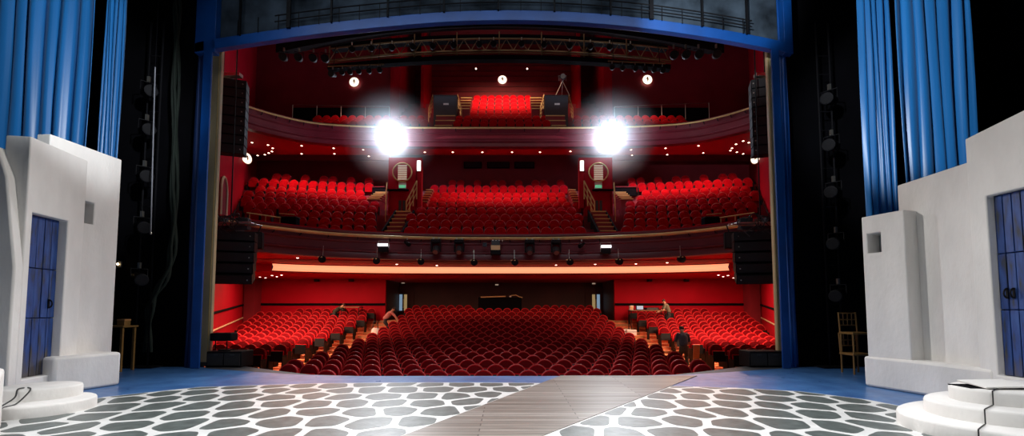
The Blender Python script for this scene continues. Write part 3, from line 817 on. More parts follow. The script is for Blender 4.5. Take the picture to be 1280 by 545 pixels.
# infill floor between rail and first row
mb = MB(); mb.strip([(x,y+.1,CZ[0]-.06) for x,y in LOWs],[(x*1.34,arc_pt(0,max(-14,min(14,x*1.34)),-.4)[1],CZ[0]-.06) for x,y in LOWs])
struct(mb.build('floor_balcony_front', M['darkmaroon']))
# ---- balcony rear wall, upper balcony soffit
BW = 30.6
struct(MB().bb(-17.2,17.2,BW,BW+.2,7.5,12.6).build('wall_lower_balcony_rear', M['darkmaroon']))
UPP = mirror_curve([(0,25.3),(5,25.25),(8.5,25.0),(10.6,24.5),(12.1,23.4),(13.2,22.1)])
UPs = [tuple(v[:2]) for v in spline([(x,y,0) for x,y in UPP],8)]
zu = P(635,159,25.3).z; zub = P(635,183.5,25.3).z
zsb = P(635,193.5,BW).z
so2 = MB()
mid = [(x*1.08, max(y,26.6)) for x,y in UPs]
so2.strip([(x,y,zub) for x,y in UPs], [(x,y,zub) for x,y in mid])
so2.strip([(x,y,zub) for x,y in mid], [(x*1.15,BW+.1,zsb) for x,y in mid])
so2.strip([(UPs[0][0],UPs[0][1],zub),(mid[0][0],mid[0][1],zub),(mid[0][0]*1.15,BW+.1,zsb)], [(-14.2,21,zub),(-16.5,26.6,zub),(-17.6,BW+.1,zsb)])
so2.strip([(UPs[-1][0],UPs[-1][1],zub),(mid[-1][0],mid[-1][1],zub),(mid[-1][0]*1.15,BW+.1,zsb)], [(14.2,21,zub),(16.5,26.6,zub),(17.6,BW+.1,zsb)])
struct(so2.build('ceiling_upper_soffit', M['redwall']))
fascia('wall_upper_balcony_front', UPs, zu, zub-.02, 'maroon')
rail_thing(UPs,.16,P(635,160.5,25.2).z,'long curved brass rail along the front of the upper balcony',.05)
UR = [26.1+.95*i for i in range(7)]; UPY = [149.5,143.9,138.2,132.9,127.9,123.2,118.5]
UZ = [P(635,UPY[i],UR[i]).z-.92 for i in range(7)]
ut = MB()
for i in range(7): ut.bb(-14.5,14.5,UR[i]-.55,UR[i]+.42 if i<6 else UR[i]+2.0,UZ[i]-.9,UZ[i])
ut.bb(-13,13,25.3,UR[0]-.5,UZ[0]-.5,UZ[0]-.02)
struct(ut.build('floor_upper_balcony', M['darkmaroon']))
UBY = 33.6
struct(MB().bb(-19,19,UBY,UBY+.2,11,21).build('wall_upper_rear', M['darkmaroon']))
sl = MB()
for k in range(16): sl.bb(-9,9,UBY-.05,UBY,14.6+k*.4,14.6+k*.4+.05)
struct(sl.build('trim_wall_slats', M['maroon']))
# side wings of the upper rear wall and lit pilasters
SBY = 28.9
lx = P(489,110,SBY).x; rx = P(764,110,SBY).x
sw = MB(); sw.bb(-17.5,lx,SBY,SBY+.2,11,21); sw.bb(rx,17.5,SBY,SBY+.2,11,21)
struct(sw.build('wall_upper_side', M['darkmaroon']))
struct(MB().bb(lx,lx+.6,SBY-.25,UBY,12,21).bb(rx-.55,rx,SBY-.25,UBY,12,21).build('trim_upper_pilaster', M['redwall']))
lx2 = P(530,110,30.5).x; rx2 = P(722,110,30.5).x
struct(MB().bb(lx2-.2,lx2,30.4,UBY,13,21).bb(rx2,rx2+.2,30.4,UBY,13,21).build('trim_upper_inner_pilaster', M['redwall']))
# barrier rails in front of the side walls of the upper balcony
for pxs, yy, lab in (((366,131,487,133.5),28.0,'thin pale barrier rail across the upper balcony beside the narrow-door side'),((768,133.5,886,128.5),28.0,'thin pale barrier rail across the upper balcony on the tripod lamp side')):
    a = P(pxs[0],pxs[1],yy); b = P(pxs[2],pxs[3],yy)
    o = MB(); o.tube([a,b],.025,6)
    for k in range(5):
        q = a+(b-a)*(k/4); o.tube([q,(q.x,q.y,UZ[1]-.05)],.018,6)
    tag(o.build('barrier_rail',M['silver']),lab,'rail')
ba = MB()
for a,b in ((P(366,134,28.05).x,P(487,134,28.05).x),(P(768,134,28.05).x,P(886,134,28.05).x)): ba.bb(a,b,28.1,28.2,UZ[1]-.2,P(640,134.5,28.1).z)
struct(ba.build('trim_upper_barrier', M['blackmatte']))

# ================================================================== SEATS
def seat_outline(w, z0, zs, zt, n=10):
    pts = [(-w/2,z0),(w/2,z0),(w/2,zs)]
    for k in range(1,n): 
        t = PI*k/n; pts.append((w/2*math.cos(t), zs+(zt-zs)*math.sin(t)**.85))
    pts.append((-w/2,zs)); return pts
def arch_slab(mb, w, z0, zs, zt, y0, y1, lean, inset=.025, mi=0, dome=.02, n=10, front=None):
    o = seat_outline(w,z0,zs,zt,n); o2 = seat_outline(w-2*inset,z0+inset*.5,zs,zt-inset,n)
    def V(p,y): return Vector((p[0], y+(p[1]-z0)*lean, p[1]))
    rings = [[V(p,y0) for p in o2],[V(p,y0+inset*.8) for p in o],[V(p,y1-inset*.6) for p in o],[V(p,y1) for p in o2]]
    mb.sweep(rings, mi=mi)
    b = len(mb.v); c = V((0,(z0+zt)/2),y0-dome); mb.v.append(c); nr = len(o2); base = b-4*nr
    # replace the front cap by a domed fan
    for q in range(len(mb.f)-1,-1,-1):
        if len(mb.f[q]) == nr and mb.f[q][0] in (base+nr-1,): mb.f.pop(q); mb.m.pop(q); break
    for k in range(nr): mb.f.append([base+k,base+(k+1)%nr,b]); mb.m.append(mi if front is None else front)
    return [V(p,y0+inset*.6) for p in o]
def stalls_seat(loc, label, group):
    t = thing('stalls_seat', label, 'seat', loc, group)
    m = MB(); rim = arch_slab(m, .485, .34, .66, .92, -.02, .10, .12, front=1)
    off = Vector(loc)
    for i in range(len(m.v)): m.v[i] = m.v[i]+off
    bo = m.build('backrest', [M['velvet'],M['velvet_shade']], t, smooth=True)
    pm = MB(); pm.tube([p+off+Vector((0,-.002,.004)) for p in rim[2:]], .011, 5, cap=False); pm.build('highlight_piping', M['highlight_piping'], bo, smooth=True)
    c = MB(); c.box(off+Vector((0,-.12,.55)), (.43,.09,.34), rx=-.12); c.build('cushion', M['velvet'], t, bevel=.03)
    c = MB(); c.box(off+Vector((0,-.185,.52)), (.42,.03,.36), rx=-.12); c.build('seat_pan', M['seatblack'], t, bevel=.01)
    for s in (-1,1):
        a = MB(); a.bb(off.x+s*.243-.017,off.x+s*.243+.017,off.y-.30,off.y+.06,off.z+.012,off.z+.56); a.build('armrest', M['seatblack'], t, bevel=.012)
    return t
def simple_seat_mesh(name, full=False):
    m = MB(); z0 = .30
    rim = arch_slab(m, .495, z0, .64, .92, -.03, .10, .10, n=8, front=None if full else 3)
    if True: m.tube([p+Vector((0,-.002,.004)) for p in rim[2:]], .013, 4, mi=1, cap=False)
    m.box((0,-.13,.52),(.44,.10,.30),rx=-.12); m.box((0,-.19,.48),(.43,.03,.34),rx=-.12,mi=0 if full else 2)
    for s in (-1,1): m.bb(s*.248-.015,s*.248+.015,-.28,.06,.0,.55,mi=2)
    return m
# ---- stalls
def desk_gap(i, x): return i >= 19 and -1.9 < x < 1.75
PITCH = .53
PEOPLE = [(P(416,385,26.2).x,26.5),(P(836,383,25.9).x,25.9)]
seats = []                                   # (y, x, row, block, place)
for i in range(20):
    y = row_y(i); odd = i % 2
    n = 22 if not odd else 21
    xs = [-5.62+.03+PITCH*(k+.5*odd) for k in range(n)]
    lim = 5.95 if i < 15 else 5.75
    xs = [x+.06 for x in xs if abs(x) < lim]
    ok = [x for x in xs if edge_y(x) < y-.42 and not desk_gap(i,x)]
    for k,x in enumerate(ok): seats.append((y,x,i,'c',k,len(ok)))
    if 5 <= i <= 18:
        for s in (-1,1):
            xs = []; x = 7.72 + .265*odd
            while x < min(wall_x(y-.5)-.42, 12.4 if i >= 18 else 99): xs.append(x); x += PITCH
            xs = [x for x in xs if not any(abs(s*x-px_)<.38 and -.35<py_-y<.75 for px_,py_ in PEOPLE)]
            for k,x in enumerate(xs): seats.append((y,s*x,i,'l' if s<0 else 'r',k,len(xs)))
seats.sort(key=lambda q: (q[2], {'c':0,'l':1,'r':2}[q[3]], q[1]))
NIND = 300
proto = None; stuff = []
AL = "the stooping pink-shirted person's aisle"; AR = "the grey-shirted man's aisle"
for idx,(y,x,i,b,k,n) in enumerate(seats):
    z = row_z(i)
    if idx >= NIND: stuff.append((x,y,z)); continue
    if b == 'c':
        if k < n/2: lab = 'red stalls seat, %s row of center block, %s from %s'%(ORD[i],ORD[k],"the pink-shirted person's aisle")
        else: lab = 'red stalls seat, %s row of center block, %s from %s'%(ORD[i],ORD[n-1-k],AR)
    else:
        lab = 'red stalls seat, %s row of outer block, %s beyond %s'%(ORD[i-5],ORD[k],"the pink-shirted person's aisle" if b=='l' else AR)
    rnd = random.uniform(-.01,.01)
    if proto is None:
        proto = stalls_seat((x,y,z), lab, 'red seats in the stalls'); register(proto)
    else: dup(proto, (x,y,z), lab, 'red seats in the stalls')
def merge_stuff(name, base, places, mats, label, group=None):
    m = MB()
    for (x,y,z,*r) in places:
        b = len(m.v); off = Vector((x,y,z)); R = Matrix.Rotation(r[0],3,'Z') if r else None
        m.v += [(R @ v if R else v)+off for v in base.v]
        m.f += [[q+b for q in f] for f in base.f]; m.m += base.m
    o = m.build(name, mats, smooth=True); tag(o, label, 'seats', group, 'stuff'); return o
sm = simple_seat_mesh('s')
merge_stuff('stalls_seats', sm, stuff, [M['velvet'],M['highlight_piping'],M['seatblack'],M['velvet_shade']], 'red stalls seats in the rear rows below the lower balcony')
# ---- lower balcony seats: one mesh each
sm = simple_seat_mesh('b', True)
seat_me = None
def balcony_seat(loc, rz, label, group, name='balcony_seat'):
    global seat_me
    if seat_me is None:
        o = sm.build('balcony_seat', [M['velvet_b'],M['highlight_piping'],M['seatblack']], smooth=True); seat_me = o.data
    else:
        o = bpy.data.objects.new(name, seat_me); COL.objects.link(o)
    o.location = loc; o.rotation_euler = (0,0,rz); tag(o, label, 'seat', group); return o
# block limits per row: px at row-top height
LIM = {0:(397,479,505,733,775,872),1:(375,477,508,729,777,885),2:(326,476,504,733,775,922),3:(323,475,516,725,777,930),4:(322,477,523,727,776,938),
       5:(324,463,531,713,790,945),6:(323,463,536,711,795,935),7:(331,470,538,710,780,925),8:(345,470,560,706,772,905)}
bal = []
for i in range(9):
    L0,L1,C0,C1,R0,R1 = LIM[i]
    for blk,(a,b) in (('c',(C0,C1)),('l',(L0,L1)),('r',(R0,R1))):
        xa_ = P(a,CT_PY[i],CR[i]).x; xb_ = P(b,CT_PY[i],CR[i]).x
        n = int((xb_-xa_)/PITCH + .15)
        x0 = (xa_+xb_)/2 - (n-1)*PITCH/2
        row = []
        for k in range(n):
            x = x0+k*PITCH
            if i == 8 and (k*7+ (0 if blk=='c' else 3))%5 > 2: continue
            if i == 2 and blk == 'l' and P(352,270,CR[i]).x < x < P(372,270,CR[i]).x: continue
            X,Y,rz = arc_pt(i,x); 
            if abs(X) > wall_x(Y)-.5: continue
            row.append((X,Y,rz))
        for k,(X,Y,rz) in enumerate(row): bal.append((i,blk,k,len(row),X,Y,rz))
rear = []
for (i,blk,k,n,X,Y,rz) in bal:
    if i > 6: rear.append((X,Y,CZ[i],rz)); continue
    if blk == 'c':
        lab = 'red lower balcony seat, %s row between the stairs, %s from the %s'%(ORD[i], ORD[k] if k<n/2 else ORD[n-1-k], 'narrow-door side' if k<n/2 else 'double-door side')
    else:
        kk = n-1-k if blk=='l' else k
        lab = 'red lower balcony seat, %s row outside the stairs, %s in, %s'%(ORD[i],ORD[kk],'narrow-door side' if blk=='l' else 'double-door side')
    balcony_seat((X,Y,CZ[i]), rz, lab, 'red seats on the lower balcony')
merge_stuff('balcony_seats', sm, rear, [M['velvet_b'],M['highlight_piping'],M['seatblack']], 'red seats of the two rearmost rows of the lower balcony')
print('balcony seats', len(bal)-len(rear), 'stalls', len(seats))
# ---- upper balcony seats
for i in range(7):
    a,b = [(566,689),(568,687),(585,672),(588,668),(590,666),(591,665),(592,664)][i]
    xa_ = P(a,UPY[i],UR[i]).x; xb_ = P(b,UPY[i],UR[i]).x; n = int((xb_-xa_)/.52+.2)
    for k in range(n):
        x = (xa_+xb_)/2-(n-1)*.26+k*.52
        lab = 'red upper balcony seat, %s row between dark box fronts, %s from the %s'%(ORD[i],ORD[k if k<n/2 else n-1-k],'plain box' if k<n/2 else 'tripod lamp')
        balcony_seat((x,UR[i],UZ[i]),0,lab,'red seats on the upper balcony','gallery_seat')
    if i < 2:
        for s,(a,b) in ((-1,(392,538)),(1,(716,862))):
            xa_ = P(a,UPY[i],UR[i]).x; xb_ = P(b,UPY[i],UR[i]).x; n = int((xb_-xa_)/.52)
            for k in range(n):
                kk = n-1-k if s<0 else k
                balcony_seat((xa_+.26+k*.52,UR[i],UZ[i]),0,'red upper balcony seat, %s row outside the %s, %s along'%(ORD[i],'plain dark box' if s<0 else 'tripod lamp box',ORD[kk]),'red seats on the upper balcony','gallery_seat')
# ================================================================== LOWER BALCONY DETAILS
def stair_run(name, label, x0, x1, ya, yb, za, zb, n, low):
    t = thing(name, label, 'stairs', ((x0+x1)/2,ya,za))
    for k in range(n):
        y = ya+(yb-ya)*k/n; z = za+(zb-za)*(k+1)/n
        m = MB(); m.bb(x0,x1,y,yb+.02,low if k==0 else z-(zb-za)/n,z-.035); 
        m.bb(x0-.01,x1+.01,y-.03,y+(yb-ya)/n+.01,z-.035,z,mi=1)
        m.bb(x0-.01,x1+.01,y-.04,y-.03,z-.045,z+.006,mi=2)
        m.build('step', [M['darkmaroon'],M['wood'],M['gold']], t)
    return t
def handrail(name, label, pts, drop, posts=4, bars=3, r=.034):
    t = thing(name, label, 'handrail', (pts[0].x,pts[0].y,pts[0].z-drop))
    m = MB(); m.tube(pts, r, 7)
    m.build('top_rail', M['gold'], t, smooth=True)
    m = MB()
    for b in range(1,bars): m.tube([p+Vector((0,0,-drop*b/bars)) for p in pts], r*.6, 6)
    m.build('lower_rail', M['gold'], t, smooth=True)
    a, b = pts[0], pts[-1]
    for k in range(posts):
        q = a+(b-a)*(k/(posts-1)); MB().tube([q,q+Vector((0,0,-drop))], r*.8, 6).build('post', M['gold'], t)
    return t
def vomitory(s):
    near = 'narrow-door side' if s < 0 else 'double-door side'
    TY = 24.35
    px = (lambda q: q) if s < 0 else (lambda q: 1251-q)
    def X(q, y=TY): return P(px(q),250,y).x
    x0, x1 = sorted((X(485),X(521)))
    zt = P(640,197,TY).z; zb = 4.3
    d0, d1 = sorted((X(486),X(507))); zd0 = P(640,267,TY).z; zd1 = P(640,239,TY).z
    bm = wall_open((x0,TY),(x1,TY),1.3,zb,zt,[(d0-x0,d1-x0,zd0,zd1)])
    o = bm_obj(bm,'wall_vomitory',M['redwall']); struct(o)
    dr = MB(); dr.bb(d0,d1,TY+.12,TY+.17,zd0,zd1)
    do = struct(dr.build('door_%d'%(3 if s<0 else 4), M['redwall']))
    for q in (499.5,504.5):
        xx = X(q); MB().bb(xx-.07,xx+.07,TY+.09,TY+.12,zd0+.02,P(640,250,TY).z).build('pane', M['dark'], do)
    struct(MB().bb(min(X(484),X(511)),max(X(484),X(511)),TY-.12,TY,zd1,zd1+.09).build('trim_door_lintel', M['blackmatte']))
    # stairs down to the front row
    sx0, sx1 = sorted((P(px(484),280,22).x,P(px(503),280,22).x))
    stair_run('aisle_stairs','wooden balcony stairs with brass nosings below the round window, %s'%near, sx0,sx1,20.75,TY-.2,CZ[0],zd0,8,4.0)
    for q0,q1,lab in ((478.5,484.5,'inner'),(503.5,508,'outer')):
        p0, p1 = sorted((P(px(q0),280,22.0).x,P(px(q1),280,22.0).x))
        m = MB(); m.sweep([[Vector((xx,20.9,CZ[0])),Vector((xx,20.9,CZ[0]+.42)),Vector((xx,TY-.2,zd0+.16)),Vector((xx,TY-.2,CZ[0]))] for xx in (p0+.05,p0+.13)])
        struct(m.build('trim_stair_cheek', M['blackmatte']))
    # slanting handrails
    a = P(px(484),270,TY-.3); b = P(px(483),231,TY+.4) 
    handrail('brass_handrail','upright brass handrail beside the balcony stairs, wall end, %s'%near,[P(px(482),263,TY-.25),P(px(483.5),228,TY-.12)],.9)
    handrail('brass_handrail','slanting brass handrail beside the balcony stairs, center end, %s'%near,[P(px(508),252,TY-.25),P(px(521),226,TY-.12)],1.0)
    # round window
    c = P(px(503),215.5,TY-.06); w = thing('round_window','round lattice window glowing above the balcony exit door, %s'%near,'window',c)
    m = MB(); m.lathe([(.50,0),(.54,.02),(.54,.07),(.47,.07)], c+Vector((0,.05,0)), 32, ax=(0,-1,0)); 
    ring = [c+Vector((.51*math.cos(2*PI*k/32),-.03,.51*math.sin(2*PI*k/32))) for k in range(33)]
    m = MB(); m.tube(ring,.035,7,cap=False); m.build('frame', M['gold'], w, smooth=True)
    MB().lathe([(.001,0),(.49,0),(.49,.02)], c+Vector((0,.03,0)), 32, ax=(0,-1,0)).build('backing', M['redwall'], w)
    g = MB()
    for k in range(7):
        zz = -.36+k*.12; hw = min(.24,math.sqrt(max(0,.46**2-zz*zz))); g.bb(c.x-hw,c.x+hw,c.y-.02,c.y,c.z+zz-.045,c.z+zz+.045)
    g.build('lattice_glass', M['glassdim'], w)
    # exit sign
    e = P(px(503),232.5,TY-.05); ex = thing('exit_sign','small green exit sign under the round window, %s'%near,'sign',e)
    MB().bb(e.x-.20,e.x+.20,e.y-.02,e.y+.04,e.z-.14,e.z+.20).build('casing', M['white'], ex)
    m = MB(); m.bb(e.x-.17,e.x+.17,e.y-.03,e.y-.02,e.z-.10,e.z+.04); m.build('green_face', M['exit'], ex)
    m = MB(); m.box((e.x-.06,e.y-.034,e.z-.03),(.05,.006,.05)); m.box((e.x+.05,e.y-.034,e.z-.03),(.10,.006,.018)); m.box((e.x+.085,e.y-.034,e.z-.03),(.035,.006,.05),ry=.78); m.build('arrow', M['white'], ex)
    # strip light on a post
    q = P(px(523.5),207,TY-.1); sl_ = thing('strip_light','bright white upright strip light beside the round window, %s'%near,'light',q)
    MB().bb(q.x-.09,q.x+.09,q.y-.02,q.y+.03,q.z-.27,q.z+.27).build('tube', M['strip'], sl_, bevel=.01)
    MB().bb(q.x-.11,q.x+.11,q.y+.03,q.y+.08,q.z-.29,q.z+.29).build('housing', M['white'], sl_)
    pz = P(px(523),246,TY-.05)
    struct(MB().bb(pz.x-.16,pz.x+.16,TY,TY+.3,pz.z-.6,zt).build('trim_vomitory_pilaster', M['redwall']))
    # side steps behind
    s0, s1 = sorted((P(px(527),245,25.4).x,P(px(536),245,25.4).x))
    stair_run('side_stairs','short wooden side stairs behind the slanting handrail, %s'%near, s0,s1,24.9,27.2,P(640,252,24.9).z-.2,P(640,239,27.2).z,6,5.0)
    d0_, d1_ = sorted((P(px(527),225,26.5).x,P(px(537),225,26.5).x))
    s0, s1 = sorted((P(px(464),243,25.4).x,P(px(479),243,25.4).x))
    stair_run('side_stairs','short wooden side stairs by the outer block of balcony seats, %s'%near, s0,s1,24.7,26.6,P(640,249,24.9).z-.2,P(640,242,26.6).z,5,5.0)
    b0, b1 = sorted((P(px(456 if s>0 else 466),240,26.8).x,P(px(482),240,26.8).x))
    pn = thing('stair_barrier','dark barrier panel above the outer side stairs, %s'%near,'panel',((b0+b1)/2,26.7,P(640,241,26.7).z))
    MB().bb(b0,b1,26.65,26.75,P(640,245,26.7).z,P(640,234.5,26.7).z).build('board', M['blackmatte'], pn)
    MB().bb(b0,b1,26.60,26.78,P(640,234.5,26.7).z,P(640,233.5,26.7).z).build('top_edge', M['maroon'], pn)
vomitory(-1); vomitory(1)
# side stairs along the house walls and arch doors
for s in (-1,1):
    side = 'narrow-door side' if s<0 else 'double-door side'
    t = thing('wall_stairs','golden edged stairs climbing along the red side wall of the lower balcony, %s'%side,'stairs',(s*12.5,22.5,CZ[2]))
    for k in range(9):
        y = 22.2+k*.62; z = P(640,270-k*4.2,y).z if False else interp(k,[0,8],[CZ[1]+.1,CZ[7]+.05])
        xo = wall_x(y)-.05; m = MB(); m.bb(s*(xo-1.25),s*xo,y,y+.64,z-.35,z-.04); m.bb(s*(xo-1.25),s*xo,y-.03,y+.64,z-.04,z,mi=1); m.bb(s*(xo-1.25),s*xo,y-.045,y-.03,z-.05,z+.01,mi=2)
        m.build('step',[M['darkmaroon'],M['wood'],M['gold']],t)
    rl = thing('wall_handrail','slim handrail on the red side wall above the golden edged stairs, %s'%side,'handrail',(s*13,23,CZ[3]))
    m = MB(); pa = Vector((s*(wall_x(22)-.12),22,CZ[1]+1.0)); pb_ = Vector((s*(wall_x(28)-.12),28,CZ[8]+.75)); m.tube([pa,pb_],.03,6); m.build('bar',M['black'],rl)
    m = MB()
    for k in range(4):
        q = pa+(pb_-pa)*(.1+.27*k); m.tube([q,q+Vector((s*.13,0,-.04))],.015,5)
    m.build('bracket',M['black'],rl)
    # arched doorway in the wall
    y0 = 19.6; y1 = 21.0; th = math.atan2(wall_x(21)-wall_x(19.6),1.4)
    ad = thing('arched_doorway','arched gilt-edged doorway in the red side wall, %s'%side,'doorway',(s*wall_x(20.3),20.3,CZ[0]))
    def WP(u,z,o=.08): y = 20.3+u; return Vector((s*(wall_x(y)-o),y,z))
    zz0 = CZ[0]-.1; zz1 = P(272,222,20.3).z
    arch = [WP(-.62,zz0)]+[WP(-.62*math.cos(PI*k/14),zz1-.62+.62*math.sin(PI*k/14)) for k in range(15)]+[WP(.62,zz0)]
    MB().tube(arch,.06,7).build('gilt_surround',M['goldpaint'],ad,smooth=True)
    pan = MB(); b = len(pan.v); pan.v += [p+Vector((-s*-.02,0,0)) for p in arch]; pan.f.append(list(range(len(arch)))); pan.m.append(0)
    pan.v += [p+Vector((s*.04,0,0)) for p in arch]; n_=len(arch); pan.f.append(list(range(n_,2*n_))); pan.m.append(0)
    pan.build('door_leaf',M['darkmaroon'],ad)
    hb = MB(); hb.tube([WP(-.45,zz0+1.05,.07),WP(.45,zz0+1.05,.07)],.025,6); hb.build('push_bar',M['black'],ad)
    # front side box seats barrier: dark panel and rails
    pxs = (lambda q:q) if s<0 else (lambda q:1251-q)
    Yb = 20.1
    a = P(pxs(352),283,Yb); b = P(pxs(371),283,Yb)
    bp_ = thing('barrier_block','black barrier block at the end of the front balcony rows, %s'%side,'barrier',((a.x+b.x)/2,Yb,CZ[0]))
    MB().bb(a.x,b.x,Yb-.1,Yb+.3,CZ[0]-.05,P(640,272,Yb).z).build('panel',M['blackmatte'],bp_,bevel=.02)
    MB().bb(a.x-.02,b.x+.02,Yb-.13,Yb+.33,P(640,272,Yb).z,P(640,271,Yb).z).build('cap',M['dark'],bp_)
    g = thing('side_rail','pair of slim brass rails above the seats at the balcony end, %s'%side,'rail',P(pxs(335),273,20))
    m = MB(); m.tube([P(pxs(308),266,19.4),P(pxs(352),272.5,20.2)],.035,6); m.build('long_rail',M['gold'],g)
    m = MB(); m.tube([P(pxs(349),267,21.2),P(pxs(368),268.5,21.4)],.03,6); m.build('short_rail',M['gold'],g)
    m = MB()
    for q,yq,pyq in ((312,19.45,266.6),(332,19.8,269.5),(350,20.15,272.2)):
        v = P(pxs(q),pyq,yq); m.tube([v,(v.x,v.y,CZ[0]-.05)],.02,6)
    m.build('post',M['gold'],g)
    # end seats ahead of the side rows (two, turned to the stage)
    for k,q in enumerate((333,345)):
        v = P(pxs(q),275,20.9); balcony_seat((v.x,20.9,CZ[0]-.02),0,'red lower balcony seat beside the black barrier block, %s nearest it, %s'%(('second' if k==0 else 'first'),side),'red seats on the lower balcony')
# speaker panels on the rear wall
for k,(a,b,l) in enumerate(((580,602,'nearest the narrow-door side'),(609,637,'the middle one of three'),(643,668,'nearest the double-door side'))):
    p = P(a,203,BW-.05); q = P(b,210.5,BW-.05)
    t = thing('speaker_panel','black speaker panel high on the lower balcony rear wall, %s'%l,'speaker',((p.x+q.x)/2,BW-.05,(p.z+q.z)/2),'speaker panels on the balcony rear wall')
    MB().bb(p.x,q.x,BW-.18,BW-.002,q.z,p.z).build('cabinet',M['blackmatte'],t,bevel=.01)
    MB().bb(p.x+.06,q.x-.06,BW-.20,BW-.18,q.z+.05,p.z-.05).build('grille',M['grille'],t)
# downlights
dl_proto = None
def downlight(px, py, z, label, group, r=.055):
    global dl_proto
    v = PG(px,py,z)
    if dl_proto is None:
        dl_proto = thing('downlight', label, 'light', v, group)
        m = MB(); m.lathe([(r,-.012),(r*1.3,-.012),(r*1.35,0)], v, 14); m.build('trim_ring',M['redwall'],dl_proto)
        m = MB(); m.lathe([(.001,-.03),(r*.7,-.028),(r,-.014)], v, 14); m.build('lamp',M['down'],dl_proto); register(dl_proto)
        return dl_proto
    return dup(dl_proto, v, label, group)
lows = [(372,322),(385,325),(413,326),(445,327),(496,330),(546,331.5),(695,331),(744,330),(795,329.5),(834,328),(865,326)]
for k,(a,b) in enumerate(lows): downlight(a,b,zs1-.002,'tiny downlight under the lower balcony front, %s along the row above the salmon cove'%ORD[k],'downlights under the lower balcony')
ups = [(377,182),(377,192),(417,185),(418,192),(454,187),(461,195),(531,190),(566,190),(603,190),(640,190),(675,190),(713,189),(750,189),(789,187),(790,194),(832,185),(834,193),(873,182),(879,191)]
for k,(a,b) in enumerate(ups): downlight(a,b,zub-.002,'tiny downlight under the upper balcony front, %s counting toward the double-door side'%ORD[k],'downlights under the upper balcony')
for s,ringp in ((0,[(303,176),(315,178),(335,181),(341,185),(340,189),(336,191),(331,193),(322,194)]),(1,[(929,176),(920,180),(915,185),(913,188),(921,190),(929,192),(936,178)])):
    for k,(a,b) in enumerate(ringp): downlight(a,b,zub-.002,'tiny downlight in the ring at the upper balcony end, %s, %s'%(ORD[k],'by the arched doorway' if s==0 else 'opposite the arched doorway'),'ring of downlights at the balcony ends')
for s,ringp in ((0,[(325,346),(332,347),(340,344),(346,345.5),(352,343.5),(318,350)]),(1,[(898,343.5),(904,345.5),(910,344),(917,347),(924,346)])):
    for k,(a,b) in enumerate(ringp): downlight(a,b,zs2-.002,'tiny downlight past the %s end of the salmon cove, %s of its cluster'%('stand box' if s==0 else 'plain box',ORD[k]),'downlight clusters by the cove ends')
# portholes
def porthole(c, nrm, r, label):
    nrm = Vector(nrm).normalized(); t = thing('porthole_lamp', label, 'lamp', c); q = Vector((0,0,1)).rotation_difference(nrm)
    up = Vector((0,0,1)); rt = up.cross(nrm).normalized()
    MB().lathe([(.001,.0),(r,.0),(r*.98,.05),(.001,.07)], c, 28, ax=nrm).build('glass', M['porthole'], t, smooth=True)
    ring = [c+nrm*.03+(rt*math.cos(2*PI*k/28)+up*math.sin(2*PI*k/28))*r*1.04 for k in range(29)]
    MB().tube(ring, r*.09, 6, cap=False).build('rim', M['gold'], t, smooth=True)
    m = MB(); rnd = random.Random(int(c.x*10))
    e = c+nrm*.085
    m.tube([e-up*r*.5, e+up*r*.15],[r*.05,r*.09],6)
    m.lathe([(.001,-.02),(r*.20,0),(.001,.02)], e+up*r*.35, 10, ax=nrm)
    for a in (.5,2.6,-.6): m.tube([e, e+(rt*math.cos(a)+up*math.sin(a))*r*.55],[r*.09,r*.03],5)
    m.build('motif', M['wood'], t, smooth=True)
porthole(P(443,103,SBY-.1),(0,-1,0),.31,'round glowing porthole lamp on the upper wall over the narrow-door side')
porthole(P(809,100,SBY-.1),(0,-1,0),.31,'round glowing porthole lamp on the upper wall over the double-door side')
porthole(P(628,100,UBY-.1),(0,-1,0),.33,'round glowing porthole lamp in the middle of the upper rear wall')
for s,pxp,lab in ((-1,308,'round glowing porthole lamp on the red side wall near the arched doorway'),(1,945,'round glowing porthole lamp on the red side wall under the plain hung speaker column')):
    yy = 20.0
    for _ in range(60):
        v = P(pxp,198,yy); 
        if abs(v.x) < wall_x(yy)-.06: yy += .1
        else: break
    for _ in range(200):
        v = P(pxp,198,yy)
        if abs(v.x) > wall_x(yy)-.16 and s*v.x>0: yy -= .05
        else: break
    nx = -s*math.cos(math.atan2(6,14.5)); ny = -math.sin(math.atan2(6,14.5))
    porthole(P(pxp,198,yy),(nx,ny,0),.30,lab)
# ceiling spots near the bridge
for k,q in enumerate((595,659)):
    v = P(q,86,UBY-.3); t = thing('small_spot','tiny white spotlight under the overhead bridge, on the %s side of the middle porthole'%('plain box' if k==0 else 'tripod lamp'),'light',v)
    MB().lathe([(.001,-.05),(.05,-.03),(.06,.02)],v,12,ax=(0,1,0)).build('lamp',M['down'],t); MB().lathe([(.06,.0),(.075,.01),(.07,.2)],v,12,ax=(0,1,0)).build('can',M['black'],t); MB().tube([v+Vector((0,.15,.0)),v+Vector((0,.31,.05))],.02,6).build('stem',M['black'],t)

